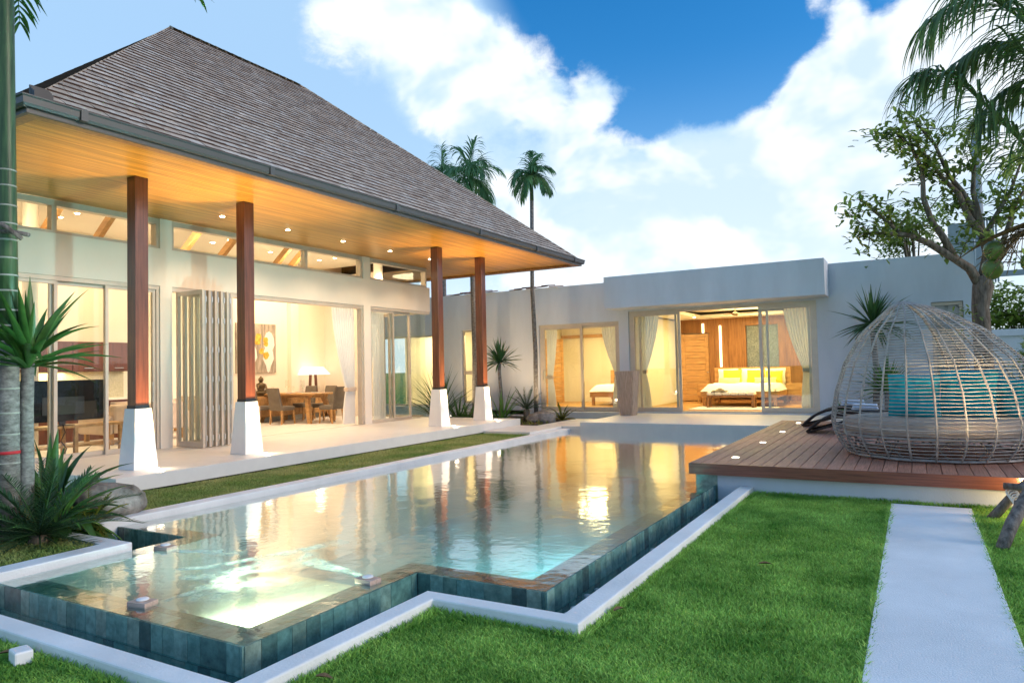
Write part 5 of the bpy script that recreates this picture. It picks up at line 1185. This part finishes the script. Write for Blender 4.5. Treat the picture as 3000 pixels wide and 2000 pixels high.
strap_plant('grassy_lily', (-1.2, 19.2, .40), 'small grassy clump below the tall yucca', 'lily', 34, .4, .03, (30,84), (.6,1.5), 'leaf', None, True, None, 54, tr=.12)
# ------------------------------------------------------------------ trees
def leaf_cluster(mb, tn, c, n, spread, L_, w_, rr, up=.35):
    for _ in range(n):
        a = rr.uniform(0, 6.283); e = rr.gauss(.1, .5)
        d = Vector((math.cos(a)*math.cos(e), math.sin(a)*math.cos(e), math.sin(e)+up*.3))
        p = Vector(c)+Vector((rr.gauss(0,spread),rr.gauss(0,spread),rr.gauss(0,spread*.7)))
        k = len(mb.f); mb.blade(p, d, L_*rr.uniform(.7,1.2), w_, rr.uniform(.2,.8), 3, .25, .1, peak=.55); t = rr.random(); tn += [t]*(len(mb.f)-k)
def tree1():
    rr = random.Random(77)
    t_ = thing('frangipani_tree', (1.27, 18.04, 0), 'spreading garden tree with mottled trunk and sparse leaf clusters at the right', 'tree')
    def dj(l, k=.0): return [Vector(p)+Vector((rr.uniform(-k,k),rr.uniform(-k,k),0)) for p in l]
    m_ = MB(); m_.tube([(1.30,18.08,-.05),(1.271,18.037,.758),(1.255,17.974,1.989),(1.236,17.929,2.785),(1.303,17.948,3.218),(1.30,17.94,3.45)], [.24,.20,.175,.165,.20,.15], 14); m_.build('trunk', K['bark'], t_, smooth=True)
    br = [([(1.27,17.93,3.2),(1.08,17.80,3.60),(.822,17.649,3.809),(.333,17.354,4.169),(-.037,17.135,4.36),(-.351,16.956,4.383),(-.853,16.669,4.41)],.11,.03),
          ([(-.161,17.063,4.36),(-.404,16.915,4.637),(-.707,16.729,4.935)],.045,.028),
          ([(.822,17.649,3.80),(.59,17.494,4.322),(.413,17.38,4.616),(.275,17.28,5.126),(.285,17.26,5.705),(.097,17.131,6.216),(-.204,16.945,6.55)],.08,.025),
          ([(1.308,17.945,3.3),(1.425,17.986,3.938),(1.345,17.924,4.302),(1.107,17.773,4.67),(.938,17.655,5.181),(.638,17.468,5.551),(.283,17.24,6.139)],.12,.025),
          ([(1.345,17.924,4.302),(1.178,17.85,4.885),(1.004,17.75,5.252),(.766,17.65,5.62),(.54,17.5,6.277),(.183,17.3,6.793)],.075,.022),
          ([(1.33,17.98,3.3),(1.613,18.093,3.933),(1.753,18.157,4.291),(1.967,18.251,4.937),(2.203,18.367,5.365)],.08,.025),
          ([(1.345,17.924,4.302),(1.27,17.86,4.81),(1.192,17.796,5.247),(1.249,17.8,5.896),(1.368,17.84,6.545)],.07,.025),
          ([(1.376,17.942,4.301),(1.647,18.075,4.801),(1.884,18.191,5.229),(2.094,18.286,5.802)],.06,.022)]
    cr = MB(); tn = []
    for pts, r0, r1 in br:
        n = len(pts); pp = [Vector(p) for p in pts]
        m_ = MB(); m_.tube(pp, [r0+(r1-r0)*i/(n-1) for i in range(n)], 9); m_.build('limb', K['bark'], t_, smooth=True)
        L_ = pp[-1]
        for i in range(1, n):
            nb = 4 if i >= n-2 else (2 if i >= 2 else 0)
            for _ in range(nb):
                o0 = pp[i-1].lerp(pp[i], rr.uniform(.3,1)); d = Vector((rr.gauss(-.25,.6),rr.gauss(0,.6),rr.gauss(.35,.4))).normalized(); ln = rr.uniform(.25,.75)
                q = o0+d*ln*.5+Vector((0,0,.03)); e = o0+d*ln
                m_ = cr; k = len(cr.f); cr.tube([o0,q,e], [.014,.010,.006], 5, m=1); tn += [.3]*(len(cr.f)-k)
                for f in (.45,.75,1.0): leaf_cluster(cr, tn, o0.lerp(e, f), rr.randint(6,10), .12, .19, .085, rr)
        leaf_cluster(cr, tn, L_, 22, .12, .19, .085, rr)
    for c in ((.98,17.6,2.75),(1.05,17.55,2.55),(.85,17.55,2.45),(.75,17.6,2.62),(.9,17.5,2.2)): leaf_cluster(cr, tn, c, 12, .08, .15, .05, rr)
    cr.build('crown', [K['leaf_tree'], K['bark']], t_, smooth=True, tone=tn)
tree1()
def bush(name, label, cat, c, sx, sy, sz, n, L_, w_, seed, mat='leaf_tree', trunk=True):
    rr = random.Random(seed); t_ = thing(name, (c[0],c[1],0), label, cat); cr = MB(); tn = []
    lobes = [(Vector((rr.uniform(-.6,.6)*sx, rr.uniform(-.6,.6)*sy, rr.uniform(-.5,.6)*sz)), rr.uniform(.35,.6)) for _ in range(16)]
    for i in range(n):
        lc, lr = rr.choice(lobes); d = Vector((rr.gauss(0,1),rr.gauss(0,1),rr.gauss(0,1))).normalized()*rr.uniform(.7,1.05)**.5
        p = Vector(c)+lc+Vector((d.x*sx*lr,d.y*sy*lr,d.z*sz*lr)); a = rr.uniform(0,6.28); k = len(cr.f)
        cr.blade(p, (math.cos(a),math.sin(a),rr.gauss(.1,.6)), L_*rr.uniform(.6,1.2), w_, .5, 2, .25, .15, peak=.5); t = rr.random(); tn += [t]*(len(cr.f)-k)
    cr.build('crown', K[mat], t_, smooth=True, tone=tn)
    if trunk:
        m_ = MB()
        m_.tube([(c[0],c[1],-.05),(c[0]+.05*sx,c[1],c[2]*.6),(c[0],c[1],c[2]+sz*.3)], [.07*sz,.05*sz,.02*sz], 8)
        for lc, lr in lobes[:9]: m_.tube([(c[0],c[1],c[2]*.55),Vector(c)+lc*.5,Vector(c)+lc], [.035*sz,.02*sz,.008*sz], 5)
        m_.build('trunk', K['bark'], t_, smooth=True)
    return t_
bush('garden_shrub', 'dense dark green shrub at the right edge behind the daybed', 'shrub', (2.05,16.6,1.25), .75, .75, 1.2, 5200, .075, .045, 61)
bush('garden_shrub', 'lower shrub at the right edge beside the daybed', 'shrub', (2.3,15.2,.95), .7, .8, .7, 3000, .07, .04, 62)
bush('background_tree', 'leafy tree mass rising behind the boundary wall', 'tree', (3.6,33,2.9), 2.6, 1.5, 1.5, 4200, .20, .13, 63)
bush('background_tree', 'bushy tree behind the boundary wall at the far right', 'tree', (7.5,34,3.1), 2.6, 1.5, 1.8, 3000, .20, .13, 66)
bush('background_tree', 'thin airy treetop showing above the bedroom wing roof', 'tree', (.1,34.5,7.0), 1.5, 1.2, 1.4, 1300, .24, .10, 64)
bush('roof_sapling', 'small sapling showing over the parapet under the eave', 'sapling', (-15.2,24,4.75), .35, .3, .7, 420, .10, .06, 65)
# coconut palm just outside the frame, its fronds hang into view
def coco():
    rr = random.Random(91)
    t_ = thing('coconut_palm', (1.75, 9.2, 0), 'coconut palm whose fronds hang in at the top right corner', 'coconut palm')
    m_ = MB(); m_.tube([(1.75,8.8,-.05),(1.8,9.1,1.4),(1.8,9.4,2.6),(1.7,9.5,3.3)], [.19,.15,.13,.12], 14); m_.build('trunk', K['palmtrunk'], t_, smooth=True)
    def path(pts, nl, ll, droop, w_=.034):
        pp = [Vector(p) for p in pts]; den = []
        for i in range(len(pp)-1):
            for k in range(6): den.append(pp[i].lerp(pp[i+1], k/6))
        den.append(pp[-1])
        for _ in range(3): den = [den[0]]+[(den[i-1]+den[i]*2+den[i+1])/4 for i in range(1,len(den)-1)]+[den[-1]]
        m_ = MB(); n = len(den); m_.tube(den, [.026*(1-.8*i/n) for i in range(n)], 6); 
        for k in range(nl):
            t = .16+.84*(k+.5)/nl; i = min(int(t*(n-1)), n-2); q = den[i].lerp(den[i+1], t*(n-1)-i); d = (den[i+1]-den[i]).normalized()
            s_ = d.cross(Vector((0,0,1))).normalized()
            for sg in (-1,1):
                ld = d*rr.uniform(.7,1.1)+s_*sg*rr.uniform(.35,.8)+Vector((0,0,rr.uniform(-.5,.15)))
                m_.blade(q, ld, ll*rr.uniform(.75,1.15)*(1-.35*abs(t-.5)), w_*rr.uniform(.8,1.2), droop*rr.uniform(.8,1.5), 7, .3, .02)
        m_.build('frond', K['leaf_coco'], t_, smooth=True)
    K['leaf_coco'] = M('leaf_coconut', (.10,.20,.10), .4, .4, 3, rnd=.25, col2=(.22,.33,.08), spec=.45, sss=.4)
    C0 = (1.68, 9.5, 3.35)
    path([C0,(1.285,9.391,3.819),(1.102,9.278,4.007),(.736,9.051,4.457),(.523,8.918,4.701),(.336,8.807,4.816),(.20,8.72,4.80)], 64, .85, 2.5, .030)
    path([C0,(1.55,9.1,4.3),(1.314,8.911,4.80),(1.092,8.763,5.136),(.8,8.585,5.387),(.497,8.414,5.36),(.247,8.281,5.158)], 74, .85, 2.0, .030)
    path([C0,(1.6,9.6,4.2),(1.40,9.6,4.75),(1.043,9.423,5.198),(.78,9.275,5.168),(.478,9.112,4.95)], 66, .8, 2.0, .030)
    path([C0,(1.6,10.0,4.3),(1.489,10.153,4.852),(1.252,10.014,4.938),(.971,9.861,4.787),(.754,9.749,4.516)], 58, .78, 2.1, .030)
    path([C0,(1.6,9.2,4.5),(1.42,9.19,5.1),(1.201,9.032,5.657),(.926,8.871,5.771),(.612,8.696,5.673)], 60, .8, 1.9, .030)
    path([C0,(1.7,9.8,4.4),(1.6,9.9,5.1),(1.35,9.8,5.35),(1.05,9.7,5.3)], 56, .75, 2.0, .030)
    for a in (0, 50, 100, -50):
        c_, s_ = math.cos(R(a)), math.sin(R(a)); path([C0,(C0[0]+.6*c_,C0[1]+.6*s_,4.3),(C0[0]+1.3*c_,C0[1]+1.3*s_,4.7),(C0[0]+2.1*c_,C0[1]+2.1*s_,4.3)], 30, .6, 1.6)
    for i, c in enumerate(((.821,9.626,2.921),(.80,9.66,2.72),(1.15,9.55,2.75))):
        m_ = MB(); m_.lathe(c, [(.012,-.12),(.06,-.10),(.10,-.04),(.108,.02),(.095,.07),(.05,.105),(.012,.115)], 16); m_.build('coconut', K['coconut'], t_, smooth=True)
    m_ = MB()
    for k in range(46):
        e = Vector((.821+rr.gauss(0,.10), 9.62+rr.gauss(0,.08), 2.85+rr.gauss(-.06,.12))); m_.tube([(1.3,9.55,3.12), Vector((1.05,9.58,3.08))+Vector((rr.gauss(0,.03),rr.gauss(0,.03),rr.gauss(0,.03))), e], .004, 4)
    m_.build('fruit_stalk', K['husk'], t_)
    m_ = MB(); m_.blade((1.5,9.6,3.2), (-.95,-.10,-.02), 1.15, .12, .75, 10, .6, .1); m_.blade((1.5,9.62,3.25), (-.8,-.2,-.1), .9, .10, .5, 8, .6, .1); m_.build('dry_spathe', K['husk'], t_, smooth=True)
coco()

# ================================================================== grass
def grass(name, label, rects, n, mat, z, hgt, seed, near=1.0):
    g_ = np.random.default_rng(seed); areas = np.array([(r[1]-r[0])*(r[3]-r[2])*r[4] for r in rects]); cnt = (n*areas/areas.sum()).astype(int)
    P_ = np.concatenate([np.stack([g_.uniform(r[0],r[1],c), g_.uniform(r[2],r[3],c)], 1) for r, c in zip(rects, cnt)])
    N_ = len(P_); a = g_.uniform(0, 2*np.pi, N_); h = hgt*g_.uniform(.5, 1.25, N_); w_ = g_.uniform(.0028, .0055, N_)*near
    clump = .75+.5*np.sin(P_[:,0]*5.1+1.3*np.sin(P_[:,1]*3.3))*np.sin(P_[:,1]*4.3+np.sin(P_[:,0]*2.9)); h *= .8+.3*np.clip(clump,0,1)
    ln = g_.uniform(.2, 1.1, N_); b = g_.uniform(0, 2*np.pi, N_)
    d = np.stack([np.cos(a), np.sin(a)], 1); le = np.stack([np.cos(b), np.sin(b)], 1)
    V_ = np.zeros((N_, 5, 3)); Z_ = np.full(N_, z)
    V_[:,0,:2] = P_-d*w_[:,None]; V_[:,1,:2] = P_+d*w_[:,None]; V_[:,0,2] = V_[:,1,2] = z
    m1 = P_+le*(h*ln*.30)[:,None]; V_[:,2,:2] = m1-d*w_[:,None]*.8; V_[:,3,:2] = m1+d*w_[:,None]*.8; V_[:,2,2] = V_[:,3,2] = z+h*.6
    V_[:,4,:2] = P_+le*(h*ln)[:,None]; V_[:,4,2] = z+h
    me = bpy.data.meshes.new(name); me.vertices.add(N_*5); me.vertices.foreach_set('co', V_.ravel())
    base = np.arange(N_)[:,None]*5
    q = base+np.array([[0,1,3,2]]); t = base+np.array([[2,3,4]])
    lv = np.concatenate([q, t], 1).ravel(); me.loops.add(len(lv)); me.loops.foreach_set('vertex_index', lv)
    me.polygons.add(N_*2); st = (np.arange(N_)[:,None]*7+np.array([[0,4]])).ravel(); me.polygons.foreach_set('loop_start', st)
    at = me.attributes.new('tone', 'FLOAT', 'FACE'); at.data.foreach_set('value', np.repeat(g_.random(N_), 2))
    me.materials.append(mat); me.update(calc_edges=True)
    o = bpy.data.objects.new(name, me); COL.objects.link(o); return tag(o, label, 'grass', kind='stuff')
grass('lawn_grass', 'short bright green lawn between the pool kerb and the path', [(-1.93,-.318,6.8,9.76,.8),(-1.93,-.318,4.1,6.8,1.2),(-3.06,-.318,2.4,4.16,1.9),(-5.6,-.318,1.3,2.41,1.9),(.49,1.9,3.4,9.7,.9)], 400000, K['grass'], -.012, .031, 5)
grass('edge_grass', 'longer grass tufts along the white pool kerb', [(-1.925,-1.87,4.1,9.7,1),(-3.06,-2.99,2.45,4.15,1.2),(-3.06,-1.9,4.09,4.16,1.2),(-5.6,-3.0,2.33,2.41,1.2),(-1.9,1.0,9.70,9.765,1)], 9000, K['grass'], -.012, .055, 6)
grass('path_edge_grass', 'grass blades creeping over the edges of the pale path', [(-.345,-.29,2.5,9.5,1),(.465,.52,2.5,9.5,1)], 4500, K['grass'], -.012, .050, 8)
grass('strip_grass', 'patchy green and straw coloured grass strip before the porch', [(-9.28,-7.98,4.7,9.0,1.3),(-9.28,-7.98,9.0,14.76,.8),(-7.9,-6.8,2.4,3.9,1.0)], 110000, K['grass_l'], ZL, .042, 7, 1.4)

# garden uplights in the inner corner bed, warm on the wall behind the plants
for i, (x, y, lb) in enumerate(((-10.9,18.7,'small garden uplight behind the round yucca'),(-12.9,18.6,'small garden uplight below the slit window'),(-9.6,19.2,'small garden uplight by the slender palm'))):
    t_ = thing('bed_uplight', (x, y, .17), lb, 'uplight', 'uplights in the corner bed')
    m_ = MB(); m_.tube([(x,y,.16),(x,y,.26)], .035, 10); m_.build('housing', K['dark'], t_); m_ = MB(); m_.lathe((x,y,.262), [(.028,0),(.026,.004)], 10); m_.build('lens', K['bulbw'], t_)
    lamp('bed_uplight_beam', 'SPOT', (x, y, .30), 60, (1,.74,.44), .05, (0, .35, 1), 120, 1.0)

# ------------------------------------------------------------------ bubbles blown by the spa jets
def foam():
    m = bpy.data.materials.new('jet_bubbles'); m.use_nodes = True; nt = m.node_tree; N = nt.nodes; L = nt.links; N.clear()
    at = N.new('ShaderNodeAttribute'); at.attribute_name = 'tone'
    tc = N.new('ShaderNodeTexCoord'); nz = N.new('ShaderNodeTexNoise'); L.new(tc.outputs['Object'], nz.inputs['Vector']); nz.inputs['Scale'].default_value = 9; nz.inputs['Detail'].default_value = 6
    mr = N.new('ShaderNodeMapRange'); L.new(nz.outputs[0], mr.inputs[0]); mr.inputs[1].default_value = .32; mr.inputs[2].default_value = .62
    mu = N.new('ShaderNodeMath'); mu.operation = 'MULTIPLY'; L.new(at.outputs['Fac'], mu.inputs[0]); L.new(mr.outputs[0], mu.inputs[1])
    d0 = N.new('ShaderNodeBsdfDiffuse'); d0.inputs[0].default_value = (.86,.90,.86,1); tl = N.new('ShaderNodeBsdfTranslucent'); tl.inputs[0].default_value = (.9,.93,.88,1); d = N.new('ShaderNodeMixShader'); L.new(d0.outputs[0], d.inputs[1]); L.new(tl.outputs[0], d.inputs[2]); t = N.new('ShaderNodeBsdfTransparent'); ms = N.new('ShaderNodeMixShader'); o = N.new('ShaderNodeOutputMaterial')
    L.new(mu.outputs[0], ms.inputs[0]); L.new(t.outputs[0], ms.inputs[1]); L.new(d.outputs[0], ms.inputs[2]); L.new(ms.outputs[0], o.inputs[0])
    b = MB(); tn = []
    def strip(pts, w0, w1, k):
        pts = [Vector((x, y, ZW+.004)) for x, y in pts]; den = []
        for i in range(len(pts)-1):
            for q in range(10): den.append(pts[i].lerp(pts[i+1], q/10))
        den.append(pts[-1])
        for _ in range(6): den = [den[0]]+[(den[i-1]+den[i]*2+den[i+1])/4 for i in range(1,len(den)-1)]+[den[-1]]
        n = len(den); vs = []; fs = []; nw = 8
        for i, p in enumerate(den):
            d_ = (den[min(i+1,n-1)]-den[max(i-1,0)]).normalized(); s_ = Vector((-d_.y, d_.x, 0)); ww = w0+(w1-w0)*i/n
            for j in range(nw+1): vs.append(p+s_*ww*(j/nw-.5))
        for i in range(n-1):
            for j in range(nw):
                a = i*(nw+1)+j; fs.append((a,a+1,a+nw+2,a+nw+1)); u = (j+.5)/nw*2-1; f = i/n
                tn.append(k*max(0,1-u*u)**1.2*min(1,f*6+.15)*(1-f)**.8)
        b.add(vs, fs)
    strip([(-4.84,3.28),(-4.85,3.5),(-4.90,3.75),(-5.0,4.1),(-5.05,4.6)], .05, .36, 1.6)
    strip([(-5.55,3.85),(-5.35,4.05),(-5.2,4.35),(-5.05,4.75),(-4.9,5.25)], .10, .24, 1.7)
    strip([(-3.88,4.36),(-4.1,4.45),(-4.4,4.48),(-4.7,4.55),(-5.1,4.9)], .04, .34, 1.5)
    strip([(-6.15,4.25),(-5.95,4.33),(-5.7,4.42),(-5.4,4.5)], .08, .27, 1.2)
    strip([(-5.3,3.7),(-5.1,3.85),(-4.9,4.2),(-4.6,4.6)], .15, .5, .7)
    strip_z = .0
    strip([(-4.95,3.45),(-4.75,3.62),(-4.45,3.82),(-4.15,4.1)], .5, .9, .55); strip([(-4.8,3.4),(-4.5,3.6),(-4.2,3.75)], .3, .5, .6)  # wide pale bubble patches added to spread the spa lamp's glow
    me = b.build('spa_bubbles', m, None, tone=tn)
    tag(me, 'white streaks of bubbles blown across the spa water', 'bubbles', kind='stuff')
foam()
